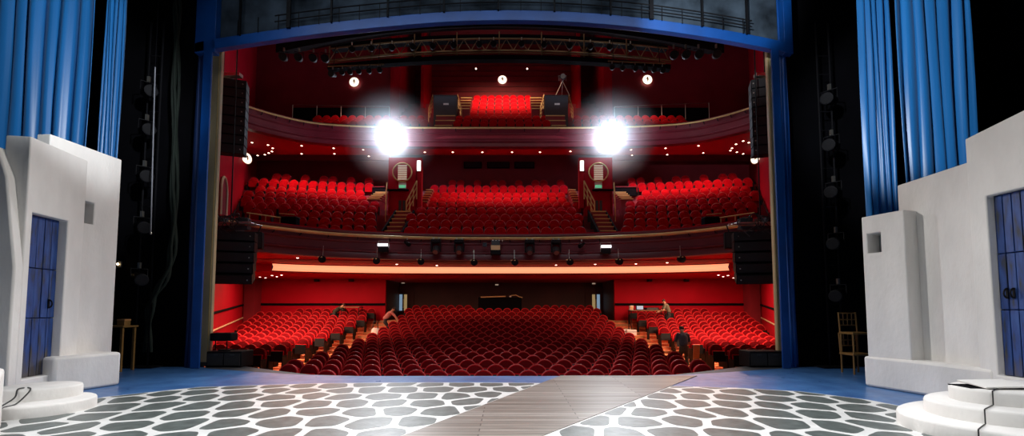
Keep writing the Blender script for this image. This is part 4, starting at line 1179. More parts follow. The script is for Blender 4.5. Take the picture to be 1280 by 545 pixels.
# ================================================================== UPPER BALCONY BOXES, TRIPOD LAMP
def upper_box(s):
    q0,q1 = (542,571) if s<0 else (681,710)
    Y = 27.2; a = P(q0,120,Y); b = P(q1,120,Y); nm = 'plain box' if s<0 else 'box below the tripod lamp'
    zt = P(640,120,Y).z; zb = P(640,147,Y).z
    t = thing('vomitory_box','dark box front over the upper balcony stair head, %s'%('the plain one without lamp' if s<0 else 'the one below the tripod lamp'),'barrier',((a.x+b.x)/2,Y,zb))
    MB().bb(a.x,b.x,Y,Y+1.2,zb-.8,zt).build('panel',M['grille2'],t,bevel=.02)
    MB().bb(a.x-.03,b.x+.03,Y-.04,Y+1.24,zt,zt+.05).build('cap',M['dark'],t)
    c = P((q0+q1)/2+1,130,Y-.02); MB().bb(c.x-.16,c.x+.16,Y-.03,Y,c.z-.05,c.z+.05).build('sign_plate',M['white'],t)
    x0,x1 = sorted((P(q0+2,150,26.2).x,P(q1-3,150,26.2).x))
    stair_run('box_stairs','short wooden stairs in front of the %s on the upper balcony'%nm,x0,x1,25.72,26.9,UZ[0]-.30,P(640,147,26.9).z,4,UZ[0]-.6)
    for q,l in ((q0-1,'outer' if s<0 else 'inner'),(q1+1,'inner' if s<0 else 'outer')):
        dx = -5 if (q==q0-1) else 5
        handrail('box_handrail','pale barred handrail on the %s edge of the %s'%(l,nm),[P(q+dx,135,Y-.1),P(q,118,Y+.5)],.9,posts=4,bars=4,r=.02)
    # timber steps next to the box
    if s<0: w0,w1 = 574,588
    else: w0,w1 = 664,679
    x0,x1 = sorted((P(w0,135,28).x,P(w1,135,28).x))
    stair_run('timber_steps','wooden step flight between the middle seats and the %s'%nm,x0,x1,27.4,29.6,P(640,140,27.4).z-.15,P(640,126,29.6).z,5,UZ[0])
upper_box(-1); upper_box(1)
v = P(703,97,27.6); base = P(703,120,27.6)
fs = thing('tripod_lamp','tall tripod-mounted follow spot on top of the dark box','stage light',(v.x,27.6,base.z))
m = MB(); m.lathe([(.10,-.35),(.17,-.3),(.18,.25),(.12,.3)],v,14,ax=(0,-1,-.25)); m.build('lamp_head',M['dark'],fs,smooth=True)
m = MB(); m.lathe([(.001,0),(.15,0),(.15,.02)],v+Vector((0,-.30,-.06)),14,ax=(0,-1,-.25)); m.build('front_lens',M['silver'],fs)
for dx,dy in ((-.42,-.1),(.42,-.1),(0,.4)): MB().tube([v+Vector((0,0,-.2)),Vector((v.x+dx,27.6+dy,base.z))],.022,6).build('leg',M['silver'],fs)
MB().tube([v+Vector((-.22,0,-.2)),v+Vector((-.24,0,.12)),v+Vector((.24,0,.12)),v+Vector((.22,0,-.2))],.025,6).build('yoke',M['silver'],fs)

# ================================================================== FRONT OF HOUSE LAMPS
LY = 24.6
def foh_lamp(px, py, label):
    v = P(px,py,LY); t = thing('front_spotlight', label, 'stage light', v, 'blazing spotlights on the upper balcony front')
    tgt = Vector((v.x*-.1,7.0,.2)); ax = (tgt-v).normalized()
    b = MB(); b.lathe([(.12,-.5),(.20,-.42),(.22,0),(.24,.02),(.24,.06)], v-ax*.1, 18, ax=ax); bo = b.build('housing',M['black'],t,smooth=True)
    MB().lathe([(.001,.02),(.12,.015),(.22,0)], v-ax*.04, 20, ax=ax).build('lens',M['lens'],bo,smooth=True)
    MB().tube([v+Vector((-.3,.1,0)),v+Vector((-.3,.1,.35)),v+Vector((.3,.1,.35)),v+Vector((.3,.1,0))],.025,6).build('yoke',M['black'],t)
    MB().box(v+Vector((0,.1,.45)),(.10,.10,.22)).build('clamp',M['black'],t)
    # its light
    ld = bpy.data.lights.new('front_spot','SPOT'); ld.energy = E_FOH; ld.spot_size = math.radians(42); ld.spot_blend = .35; ld.shadow_soft_size = .22; ld.color = (.95,.97,1)
    lo = bpy.data.objects.new('front_spot_light',ld); COL.objects.link(lo); lo.location = v+ax*.12; lo.rotation_euler = (-ax).to_track_quat('Z','Y').to_euler()
    return v, ax
E_FOH = 9500
FV = [foh_lamp(487,168.5,'blazing white spotlight on the upper balcony front over the narrow-door side'), foh_lamp(765,168,'blazing white spotlight on the upper balcony front over the double-door side')]
def haze_mat():
    m = bpy.data.materials.new('added_glow_haze'); m.use_nodes = True; nt = m.node_tree
    nt.nodes.remove(nt.nodes['Principled BSDF'])
    s = nt.nodes.new('ShaderNodeVolumeScatter'); s.inputs['Density'].default_value = HAZE; s.inputs['Anisotropy'].default_value = .2
    tc = nt.nodes.new('ShaderNodeTexCoord'); ln = nt.nodes.new('ShaderNodeVectorMath'); ln.operation = 'LENGTH'
    mr = nt.nodes.new('ShaderNodeMapRange'); mr.inputs['From Min'].default_value = 0; mr.inputs['From Max'].default_value = 2.7; mr.inputs['To Min'].default_value = 1; mr.inputs['To Max'].default_value = 0
    pw = nt.nodes.new('ShaderNodeMath'); pw.operation = 'POWER'; pw.inputs[1].default_value = 1.9
    ml = nt.nodes.new('ShaderNodeMath'); ml.operation = 'MULTIPLY'; ml.inputs[1].default_value = HAZE
    nt.links.new(tc.outputs['Object'], ln.inputs[0]); nt.links.new(ln.outputs['Value'], mr.inputs['Value']); nt.links.new(mr.outputs['Result'], pw.inputs[0])
    nt.links.new(pw.outputs[0], ml.inputs[0]); nt.links.new(ml.outputs[0], s.inputs['Density'])
    nt.links.new(s.outputs['Volume'], nt.nodes['Material Output'].inputs['Volume']); return m
HAZE = .62
hm = haze_mat()
for k,(v,ax) in enumerate(FV):
    m = MB(); R = 2.7; hc_ = v+ax*.45  # haze ball added around each lens to give its glow
    m.lathe([(.02,-R)]+[(R*math.cos(a),R*math.sin(a)) for a in [math.radians(q) for q in range(-80,81,10)]]+[(.02,R)], (0,0,0), 24)
    o = m.build('glow_haze', hm, None, smooth=True); o.location = hc_; tag(o,'added haze ball for the glow around the blazing spotlight over the %s side'%('narrow-door' if k==0 else 'double-door'),'haze',None,'stuff')
    ld = bpy.data.lights.new('glow_fill','POINT'); ld.energy = 700; ld.shadow_soft_size = .10; ld.color = (.62,.80,1)  # extra point light, added so the haze lights up
    lo = bpy.data.objects.new('glow_fill_light',ld); COL.objects.link(lo); lo.location = v+ax*.30
# lamps hung along the lower balcony rail
RC = offset(LOWs,.42)
def rail_y(x): return interp(x,[p[0] for p in RC],[p[1] for p in RC])
def hang(px, py):
    y = 20.0
    for _ in range(8):
        v = P(px,py,y); y = rail_y(v.x)
    return P(px,py,y)
hp = None
mv = [(545,302),(574,302.5),(662,303),(695,303)]
for k,(a,b) in enumerate(mv):
    v = hang(a,b); lab = 'black moving-head lantern hung under the lower balcony rail, %s of four across the middle'%ORD[k]
    t = thing('moving_head',lab,'stage light',v,'moving heads on the lower balcony rail')
    MB().box(v+Vector((0,0,.02)),(.42,.30,.16)).build('base',M['black'],t,bevel=.03)
    m = MB()
    for s in (-1,1): m.box(v+Vector((s*.19,0,-.24)),(.06,.16,.40))
    m.box(v+Vector((0,0,-.055)),(.42,.16,.04))
    m.build('yoke',M['black'],t)
    m = MB(); m.lathe([(.09,-.2),(.15,-.14),(.155,.1),(.12,.2)],v+Vector((0,0,-.36)),14,ax=(0,-.75,-.6)); bo=m.build('head',M['dark'],t,smooth=True)
    MB().lathe([(.001,0),(.11,0),(.11,.012)],v+Vector((0,-.15,-.48)),14,ax=(0,-.75,-.6)).build('lens',M['silver'],bo)
    for s in (-1,1): MB().box(v+Vector((s*.12,.02,.14)),(.05,.06,.10)).build('clamp',M['silver'],t)
for k,(a,b) in enumerate(((479.5,307),(757,309))):
    v = hang(a,b); t = thing('flood_lantern','small bright-topped flood lantern on the lower balcony rail, %s'%('narrow-door side' if k==0 else 'double-door side'),'stage light',v)
    MB().bb(v.x-.20,v.x+.20,v.y-.13,v.y+.13,v.z-.30,v.z-.06).build('housing',M['black'],t,bevel=.02)
    MB().bb(v.x-.21,v.x+.21,v.y-.17,v.y-.12,v.z-.04,v.z+.07).build('lit_face',M['fixled'],t)
    MB().tube([v+Vector((-.22,0,-.2)),v+Vector((-.22,0,.2)),v+Vector((.22,0,.2)),v+Vector((.22,0,-.2))],.014,5).build('bracket',M['silver'],t)
for k,(a,b) in enumerate(((509,303.5),(727,305.5))):
    v = hang(a,b); lantern('small_lantern','small tilted silver-rimmed lantern on the lower balcony rail, %s'%('next to the plain-side flood' if k==0 else 'next to the double-door side flood'),'stage light',v+Vector((0,0,.2)),s=.75,yaw=(.8 if k==0 else -.8),tilt=.5)
v = hang(619.5,310); t = thing('labelled_projector','black projector box with a tan label hung at the middle of the balcony rail','projector',v)
MB().bb(v.x-.22,v.x+.22,v.y-.12,v.y+.22,v.z-.30,v.z+.12).build('body',M['black'],t,bevel=.02)
MB().bb(v.x-.20,v.x+.20,v.y-.15,v.y-.125,v.z-.10,v.z+.10).build('label_plate',M['label'],t)
MB().bb(v.x-.18,v.x+.18,v.y-.02,v.y+.02,v.z+.12,v.z+.36).build('hanger',M['dark'],t)
v = hang(606,306); t = thing('junction_box','small grey-blue junction box beside the tan labelled projector','box',v)
MB().bb(v.x-.09,v.x+.09,v.y-.06,v.y+.06,v.z-.09,v.z+.09).build('case',M['grille2'],t,bevel=.01); MB().bb(v.x-.07,v.x+.07,v.y-.075,v.y-.06,v.z-.07,v.z+.07).build('lid',M['gauze'],t)
for k in range(4):
    v = hang(616+k*4,300.5); t = thing('rail_clamp','tiny silver clamp above the tan labelled projector, %s of four'%ORD[k],'clamp',v,'clamps above the projector')
    MB().tube([v+Vector((0,0,-.06)),v+Vector((0,0,.06))],.02,6).build('bolt',M['silver'],t); MB().box(v,(.06,.06,.03)).build('jaw',M['silver'],t)
bf = [(402,323.5),(470,325.5),(525.5,326.5),(592,327.5),(643,327.5),(712,327),(774,326.5),(852,323.5)]
for k,(a,b) in enumerate(bf):
    v = hang(a,b); v.y += .1
    t = thing('birdie_lantern','small black lantern below the lower balcony front, %s in the row above the salmon cove'%ORD[k],'stage light',v,'small lanterns below the lower balcony front')
    m = MB(); m.lathe([(.07,-.16),(.12,-.10),(.15,.08),(.15,.14)],v,14,ax=(.2,-.9,-.15)); m.build('housing',M['black'],t,smooth=True)
    MB().bb(v.x-.16,v.x+.05,v.y-.16,v.y-.10,v.z+.05,v.z+.09).build('lit_edge',M['label'],t)
    MB().tube([v,v+Vector((0,.05,.55))],.012,5).build('drop_rod',M['silver'],t)
# two small black boxes on the red rear wall
for k,q in enumerate((396,439,812,858)):
    v = P(q,347.5,BY-.25); t = thing('wall_speaker','small black loudspeaker atop the red stalls rear wall, %s'%['farthest toward the narrow-door house','nearer the pink-shirted person','nearer the grey-shirted man','farthest toward the double-door house'][k],'speaker',v)
    MB().bb(v.x-.14,v.x+.14,v.y-.1,v.y+.12,v.z-.22,v.z+.10).build('cabinet',M['black'],t,bevel=.02); MB().bb(v.x-.11,v.x+.11,v.y-.115,v.y-.1,v.z-.19,v.z+.07).build('grille',M['grille'],t); MB().bb(v.x-.03,v.x+.03,v.y+.1,v.y+.25,v.z-.05,v.z+.02).build('bracket',M['black'],t)

# ================================================================== LINE ARRAYS
def line_array(x0, x1, ytop, ybot, Y, n, curve, label, top_px, cables=True, rig=True):
    a = P(x0,ytop,Y); b = P(x1,ybot,Y); zc = a.z; w = b.x-a.x; H = (a.z-b.z)/n; xc = (a.x+b.x)/2
    t = thing('line_array',label,'speaker',(xc,Y,b.z)); yaw = math.atan2(-xc*.5,Y)*1.2
    for k in range(n):
        tilt = curve*(k/n)**1.5; z = a.z-H*(k+.5); y = Y+.02-.25*curve*(k/n)**2
        m = MB(); m.box((xc,y+.25,z),(w,.55,H-.02),yaw,rx=tilt); c = m.build('cabinet',M['black'],t,bevel=.015)
        R = Euler((tilt,0,yaw)).to_matrix()
        g = MB(); g.box(Vector((xc,y+.25,z))+R@Vector((0,-.285,0)),(w-.05,.02,H-.05),yaw,rx=tilt); g.build('grille',M['grille'],c)
        for sx in (-1,1):
            g = MB(); g.lathe([(.018,0),(.018,.02)],Vector((xc,y+.25,z))+R@Vector((sx*w*.40,-.295,0)),8,ax=R@Vector((0,-1,0))); g.build('bolt',M['silver'],c)
    f = MB(); f.bb(xc-w*.5,xc+w*.5,Y-.1,Y+.1,zc+.02,zc+.12); f.bb(xc-.06,xc+.06,Y-.1,Y+.65,zc+.03,zc+.13); f.build('flying_frame',M['silver'] if rig else M['dark'],t)
    for q in top_px:
        p = P(q,ytop,Y); MB().tube([(p.x,Y,zc+.12),(p.x,Y,P(640,30,17.0).z)],.018,6).build('chain',M['black'],t)
    return t,(xc,Y,zc,w)
line_array(263,298,97,190,13.95,8,.12,'tall black hung speaker column beside the broad gilt column',[279])
line_array(944,973,97,192,13.95,8,.12,'tall black hung speaker column beside the slender gilt column',[956])
for (x0,x1,lab,nm,pxr) in ((262,309,'lower fat black speaker cluster hung beside the broad gilt column','broad',288),(924,976,'lower fat black speaker cluster hung beside the slender gilt column','slender',951)):
    t,(xc,Y,zc,w) = line_array(x0,x1,288,352,13.35,5,.5,lab,[pxr],rig=False)
    rg = thing('rigging_platform','cluttered metal rigging frame with cables above the lower speaker cluster, by the %s gilt column'%nm,'rigging',(xc,Y,zc+.15))
    m = MB()
    for k in range(3): m.tube([(xc-.75,Y-.2+.25*k,zc+.18+.03*k),(xc+.75,Y-.2+.25*k,zc+.20)],.028,6)
    for k in range(5): m.tube([(xc-.7+.35*k,Y-.25,zc+.19),(xc-.7+.35*k,Y+.45,zc+.22)],.02,6)
    m.build('frame',M['silver'],rg,smooth=True)
    rnd = random.Random(4)
    for k in range(9):
        x = xc+rnd.uniform(-.75,.75); pts = [(x,Y+rnd.uniform(-.25,.2),zc+.22),(x+rnd.uniform(-.25,.25),Y-.22,zc+.36+rnd.uniform(0,.12)),(x+rnd.uniform(-.45,.45),Y-.28,zc+.18),(x+rnd.uniform(-.2,.2),Y-.3,zc-.05-rnd.uniform(0,.2))]
        MB().tube(spline(pts,5),.014,5).build('cable',M['cable'] if k%3 else M['dark'],rg,smooth=True)
    for s_ in (-1,1):
        m = MB(); m.box((xc+s_*.35,Y+.1,zc+.30),(.34,.3,.16),.2*s_); m.build('motor_box',M['dark'],rg,bevel=.02)
    # fill speaker at the balcony end
    p = P(320 if nm=='broad' else 914,301,15.6)
    fsx = thing('fill_speaker','small black fill loudspeaker at the lower balcony end beside the %s gilt column'%nm,'speaker',p)
    m = MB(); m.box(p,(.44,.35,.58),.3 if nm=='broad' else -.3); m.build('cabinet',M['black'],fsx,bevel=.02)
    m = MB(); m.box(p+Vector((.055*(1 if nm=='broad' else -1)*1,-.185,0)),(.38,.02,.50),.3 if nm=='broad' else -.3); m.build('grille',M['grille'],fsx)
    MB().tube([p+Vector((0,.1,.25)),p+Vector((0,.3,.6))],.025,6).build('bracket',M['black'],fsx)

# ================================================================== LIGHTING BRIDGE
BYY = 19.5
def bz(py): return P(635,py,BYY).z
bg = thing('hanging_truss_bridge','long truss lighting bridge with catwalk spanning high above the stalls','truss',(0,BYY,bz(72)))
X0 = P(412,60,BYY).x; X1 = P(836,60,BYY).x
def sag(x): return -.008*x*x
def chord(z, y, r, m, a=X0, b=X1, nm='chord'):
    MB().tube([(a+(b-a)*k/16, y+.012*(a+(b-a)*k/16)**2*0, z+sag(a+(b-a)*k/16)) for k in range(17)], r, 7).build(nm,M[m],bg,smooth=True)
for z,y in ((bz(63),BYY),(bz(48.5),BYY),(bz(63.5),BYY+.9),(bz(49),BYY+.9)): chord(z,y,.035,'truss')
chord(bz(40),BYY-.3,.04,'truss'); chord(bz(43),BYY+.2,.03,'truss'); chord(bz(67.5),BYY-.25,.03,'truss'); chord(bz(70),BYY-.25,.022,'truss')
nn = 24; w_ = (X1-X0)/nn
for k in range(nn):
    xa_ = X0+w_*k; xb_ = xa_+w_
    MB().tube([(xa_,BYY,bz(63)+sag(xa_)),((xa_+xb_)/2,BYY,bz(48.5)+sag(xa_)),(xb_,BYY,bz(63)+sag(xb_))],.022,6).build('diagonal',M['truss'],bg)
    if k%3==0: MB().tube([(xa_,BYY-.02,bz(70)+sag(xa_)),(xa_,BYY-.02,bz(40)+sag(xa_))],.03,6).build('upright',M['truss'],bg)
def band(z0,z1,y0,y1,m,nm,a=X0,b=X1):
    mb = MB(); mb.sweep([[Vector((x,y0,z0+sag(x))),Vector((x,y1,z0+sag(x))),Vector((x,y1,z1+sag(x))),Vector((x,y0,z1+sag(x)))] for x in [a+(b-a)*k/16 for k in range(17)]]); mb.build(nm,M[m],bg)
band(bz(77),bz(71.5),BYY-.2,BYY+.12,'blackmatte','catwalk_floor')
band(bz(46.5),bz(41),BYY+.1,BYY+.5,'blackmatte','cable_tray')
for x in (X0+.3,-3.2,3.4,X1-.3): MB().tube([(x,BYY+.5,bz(42)),(x,BYY+.5,20.99)],.03,6).build('suspension_cable',M['black'],bg)
# dark acoustic reflector over the front stalls
rf = MB()
ra = P(345,52,17.2).x; rb = P(905,52,17.2).x
rf.sweep([[Vector((x,17.2,P(635,33,17.2).z-.014*x*x)),Vector((x,18.6,P(635,37,18.6).z-.014*x*x)),Vector((x,18.6,P(635,28,18.6).z+.4-.014*x*x)),Vector((x,17.2,P(635,20,17.2).z-.014*x*x))] for x in [ra+(rb-ra)*k/20 for k in range(21)]])
struct(rf.build('ceiling_reflector',M['blackmatte']))
lp = None
def bl(px,py,Y,k,n,where,grp,s=.9,yaw=0,tilt=.4,rim='silver'):
    global lp
    v = P(px,py,Y); lab = 'black lantern %s, %s'%(where,ORD[k])
    if lp is None:
        lp = lantern('hanging_lantern',lab,'stage light',v,grp,s=1.0,yaw=0,tilt=.35); register(lp); LP0.append(tuple(v)); return lp
    return dup(lp, v, lab, grp, rz=yaw, scale=(s,s,s))
LP0 = []
for k,q in enumerate((416,428,438,449,462,475)): bl(q,84.5-(q-416)*.06,18.6,k,6,'on the low bar under the bridge end by the narrow-door side','low bar lanterns of the narrow-door side',.85,.2)
for k,q in enumerate((765,778,794,806,817,828)): bl(q,77.5+(q-765)*.06,18.6,k,6,'on the low bar under the bridge end by the double-door side','low bar lanterns of the double-door side',.85,-.2)
for k,q in enumerate((355,374,392,407)): bl(q,61+k*.6,16.6,k,4,'under the reflector edge, narrow-door side','dark lanterns under the reflector of the narrow-door side',1.15,.3)
for k,q in enumerate((842,857,873,895)): bl(q,57.5-k*.3,16.6,k,4,'under the reflector edge, double-door side','dark lanterns under the reflector of the double-door side',1.25,-.3)
for k,q in enumerate((440,464,490,516,541,567,599,617,652,680,712,738,762,788)): bl(q,(47+abs(q-635)*.035),BYY-.25,k,14,'hung on the bridge truss, counting from the narrow-door side','lanterns along the bridge truss',1.0,(635-q)*.002)
for q0,q1,pz,nm in ((410,480,82,'narrow-door side'),(760,832,77,'double-door side')):
    a = P(q0,pz+1,18.65); b = P(q1,pz-1.5 if q0<500 else pz+2.5,18.65)
    if q0>500: a = P(q0,pz-.5,18.65)
    t = thing('lighting_bar','thin metal lighting bar under the bridge end, %s'%nm,'bar',((a.x+b.x)/2,18.65,a.z))
    MB().tube([a,b],.03,7).build('tube',M['truss'],t,smooth=True)
    for k in (0.1,.9):
        c = a+(b-a)*k; MB().tube([c,c+Vector((0,.3,1.6))],.015,5).build('hanger',M['black'],t)
# ================================================================== STALLS CLUTTER
# speaker boxes on the stage apron ends
def apron_box(a, b, yb, label, Y):
    p = P(a,yb,Y); q = P(b,yb,Y); t = thing('stage_monitor',label,'speaker',((p.x+q.x)/2,Y,0))
    m = MB(); m.bb(p.x,q.x,Y-.05,Y+.5,0.0,.40); bo = m.build('cabinet',M['black'],t,bevel=.02)
    w = q.x-p.x
    for k in range(2): MB().bb(p.x+w*(.04+.48*k),p.x+w*(.48+.48*k),Y-.07,Y-.05,.05,.35).build('grille',M['grille'],bo)
    for k in range(2): MB().bb(p.x+w*(.2+.48*k),p.x+w*(.32+.48*k),Y-.075,Y-.07,.30,.33).build('handle',M['dark'],bo)
    return t, p.x, q.x
t1,ax0,ax1 = apron_box(259,303,455,'long black speaker box on the apron at the foot of the broad gilt column',11.72)
t2,bx0,bx1 = apron_box(936,980,457,'long black speaker box on the apron at the foot of the slender gilt column',11.72)
ms = thing('monitor_stand','black monitor on twin thin posts standing on the apron speaker box','monitor',((ax0+ax1)/2-.05,11.9,.40))
v0 = P(265,417,11.9); v1 = P(292,425,11.9)
m = MB(); m.bb(v0.x,v1.x,11.8,12.1,v1.z-.02,v0.z+.02); m.build('screen_case',M['black'],ms,bevel=.03)
for x in (v0.x+.07,v1.x-.2): MB().tube([(x,11.95,.40),(x,11.95,v1.z)],.014,6).build('post',M['black'],ms)
MB().bb(v0.x+.2,v1.x-.05,11.85,12.05,.40,.43).build('base',M['black'],ms)
# sound desk
sd = thing('sound_desk','black sound desk with pale lit strip behind the last middle stalls rows','desk',(-.1,28.3,row_z(19)))
xa_ = P(598,378,28.2).x; xb_ = P(652,378,28.2).x; zt = P(635,371.5,28.2).z
MB().bb(xa_,xb_,28.15,28.3,row_z(19),zt).build('front_panel',M['blackmatte'],sd)
MB().bb(xa_,xb_,28.3,29.2,zt-.35,zt-.30).build('desk_top',M['black'],sd)
MB().bb(xa_,xa_+.06,28.3,29.2,row_z(19),zt-.3).build('side_panel',M['black'],sd); MB().bb(xb_-.06,xb_,28.3,29.2,row_z(19),zt-.3).build('side_panel',M['black'],sd)
a = P(601,371.5,28.1); b = P(632,370.5,28.1)
MB().tube([a,b],.035,6).build('pale_edge',M['label'],sd)
lmp = thing('desk_lamp','crooked little desk lamp on the sound desk','lamp',P(640,371,28.2))
q = [P(638,371.5,28.12),P(639,369.3,28.12),P(645,368.8,28.12),P(649,371,28.12),P(653,372,28.12)]
MB().tube(q,.025,6).build('gooseneck',M['label'],lmp,smooth=True); MB().lathe([(.02,0),(.07,.03),(.06,.08)],q[0],10,ax=(0,-.5,1)).build('lamp_head',M['white'],lmp,smooth=True)
# emergency lights on recess wall
for k,(a,b,nm) in enumerate(((504,353.5,'over the door nearer the narrow-door side'),(742,354.5,'over the door nearer the double-door side'),(621,356,'in the middle above the sound desk'))):
    v = P(a,b,31.15); t = thing('dim_sign','tiny dim pale sign on the dark recess wall %s'%nm,'sign',v)
    MB().bb(v.x-.14,v.x+.14,v.y-.03,v.y+.03,v.z-.06,v.z+.06).build('casing',M['dark'],t); MB().bb(v.x-.11,v.x+.11,v.y-.045,v.y-.03,v.z-.04,v.z+.04).build('face',M['glassdim'],t)
# production desks laid over the side seats
def desk(x0,x1,y,z,label):
    t = thing('production_desk',label,'desk',((x0+x1)/2,y,z-.75))
    MB().bb(x0,x1,y-.35,y+.35,z-.05,z).build('tabletop',M['dark'],t,bevel=.006)
    MB().bb(x0,x1,y-.362,y-.35,z-.045,z-.005).build('front_edge',M['gilded'],t)
    for x in (x0+.06,x1-.06):
        for dy in (-.3,.3): MB().tube([(x,y+dy,row_z(int((y-10.85)/.9+.5))),(x,y+dy,z-.05)],.022,6).build('leg',M['black'],t)
    return t
DL0 = P(428,383.5,26.2); DL1 = P(452,383.5,26.2)
desk(DL0.x,DL1.x,26.2,DL0.z,'dark production desk over the seats beside the person bending in dark green')
DR0 = P(786,387.5,25.3); DR1 = P(830,389,25.3)
desk(DR0.x,DR1.x,25.3,DR0.z,'long dark production desk over the seats before the grey-green shirted person')
def box_item(name,label,cat,c,size,m1,m2,part1,part2):
    t = thing(name,label,cat,(c[0],c[1],c[2])); x,y,z = c; w,d,h = size
    MB().bb(x-w/2,x+w/2,y-d/2,y+d/2,z,z+h).build(part1,M[m1],t,bevel=.008)
    MB().bb(x-w*.42,x+w*.42,y-d/2-.012,y-d/2,z+h*.12,z+h*.88).build(part2,M[m2],t); return t
box_item('lighting_console','black console standing on the long production desk','console',(DR0.x+1.25,25.3,DR0.z),(.7,.4,.14),'black','dark','case','control_panel')
box_item('desk_monitor','small black monitor on the long production desk near its aisle end','monitor',(DR0.x+.62,25.35,DR0.z),(.42,.08,.26),'black','paneblue','case','screen')
box_item('paper_box','small white box at the aisle end of the long production desk','box',(DR0.x+.12,25.25,DR0.z),(.2,.2,.24),'white','label','carton','tape')
# white sheets and box lying on the far aisle steps by the double-door side
v = P(778,401,24.6)
for k,(dx,dy,w,d) in enumerate(((0,0,.55,.35),(.25,-.45,.5,.3),(-.2,-.9,.45,.3))):
    i = int((24.6+dy-10.85+.5)/.9); z = row_z(i)+.012
    x = 6.7+dx*.5; t = thing('equipment_case','pale equipment case on the aisle steps by the long production desk, %s up the aisle'%ORD[2-k],'case',(x,24.6+dy,z))
    MB().bb(x-w/2,x+w/2,24.6+dy-d/2,24.6+dy+d/2,z,z+.30).build('body',M['white'],t,bevel=.02)
    MB().bb(x-w/2-.005,x+w/2+.005,24.6+dy-d/2-.005,24.6+dy+d/2+.005,z+.19,z+.205).build('lid_seam',M['dark'],t)
    MB().tube([(x-.08,24.6+dy-d/2-.02,z+.14),(x+.08,24.6+dy-d/2-.02,z+.14)],.014,6).build('handle',M['dark'],t)
# pale bag beside the stooping person
bx_ = P(473,395,24.2).x; z = row_z(14)+.012; t = thing('canvas_bag','pale canvas bag with dark strap on the aisle beside the stooping pink-shirted person','bag',(bx_,23.75,z))
m = MB(); m.lathe([(.16,0),(.24,.06),(.25,.3),(.20,.5),(.14,.56)],(bx_,23.75,z),16,sy=.7); m.build('body',M['white'],t,smooth=True)
MB().tube(spline([(bx_-.13,23.7,z+.5),(bx_-.1,23.65,z+.85),(bx_+.1,23.65,z+.85),(bx_+.13,23.7,z+.5)],6),.02,6).build('strap',M['dark'],t,smooth=True)
v = P(848,425,0) if False else None
t = thing('tan_board','tan board leaning on the seats beside the grey-shirted man','board',(7.35,17.3,row_z(7)))
MB().box((7.42,17.3,row_z(7)+.40),(.24,.05,.78),0.1,rx=.12).build('sheet',M['wood'],t,bevel=.006); MB().box((7.42,17.26,row_z(7)+.78),(.26,.06,.03),0.1,rx=.12).build('edge',M['wood'],t)

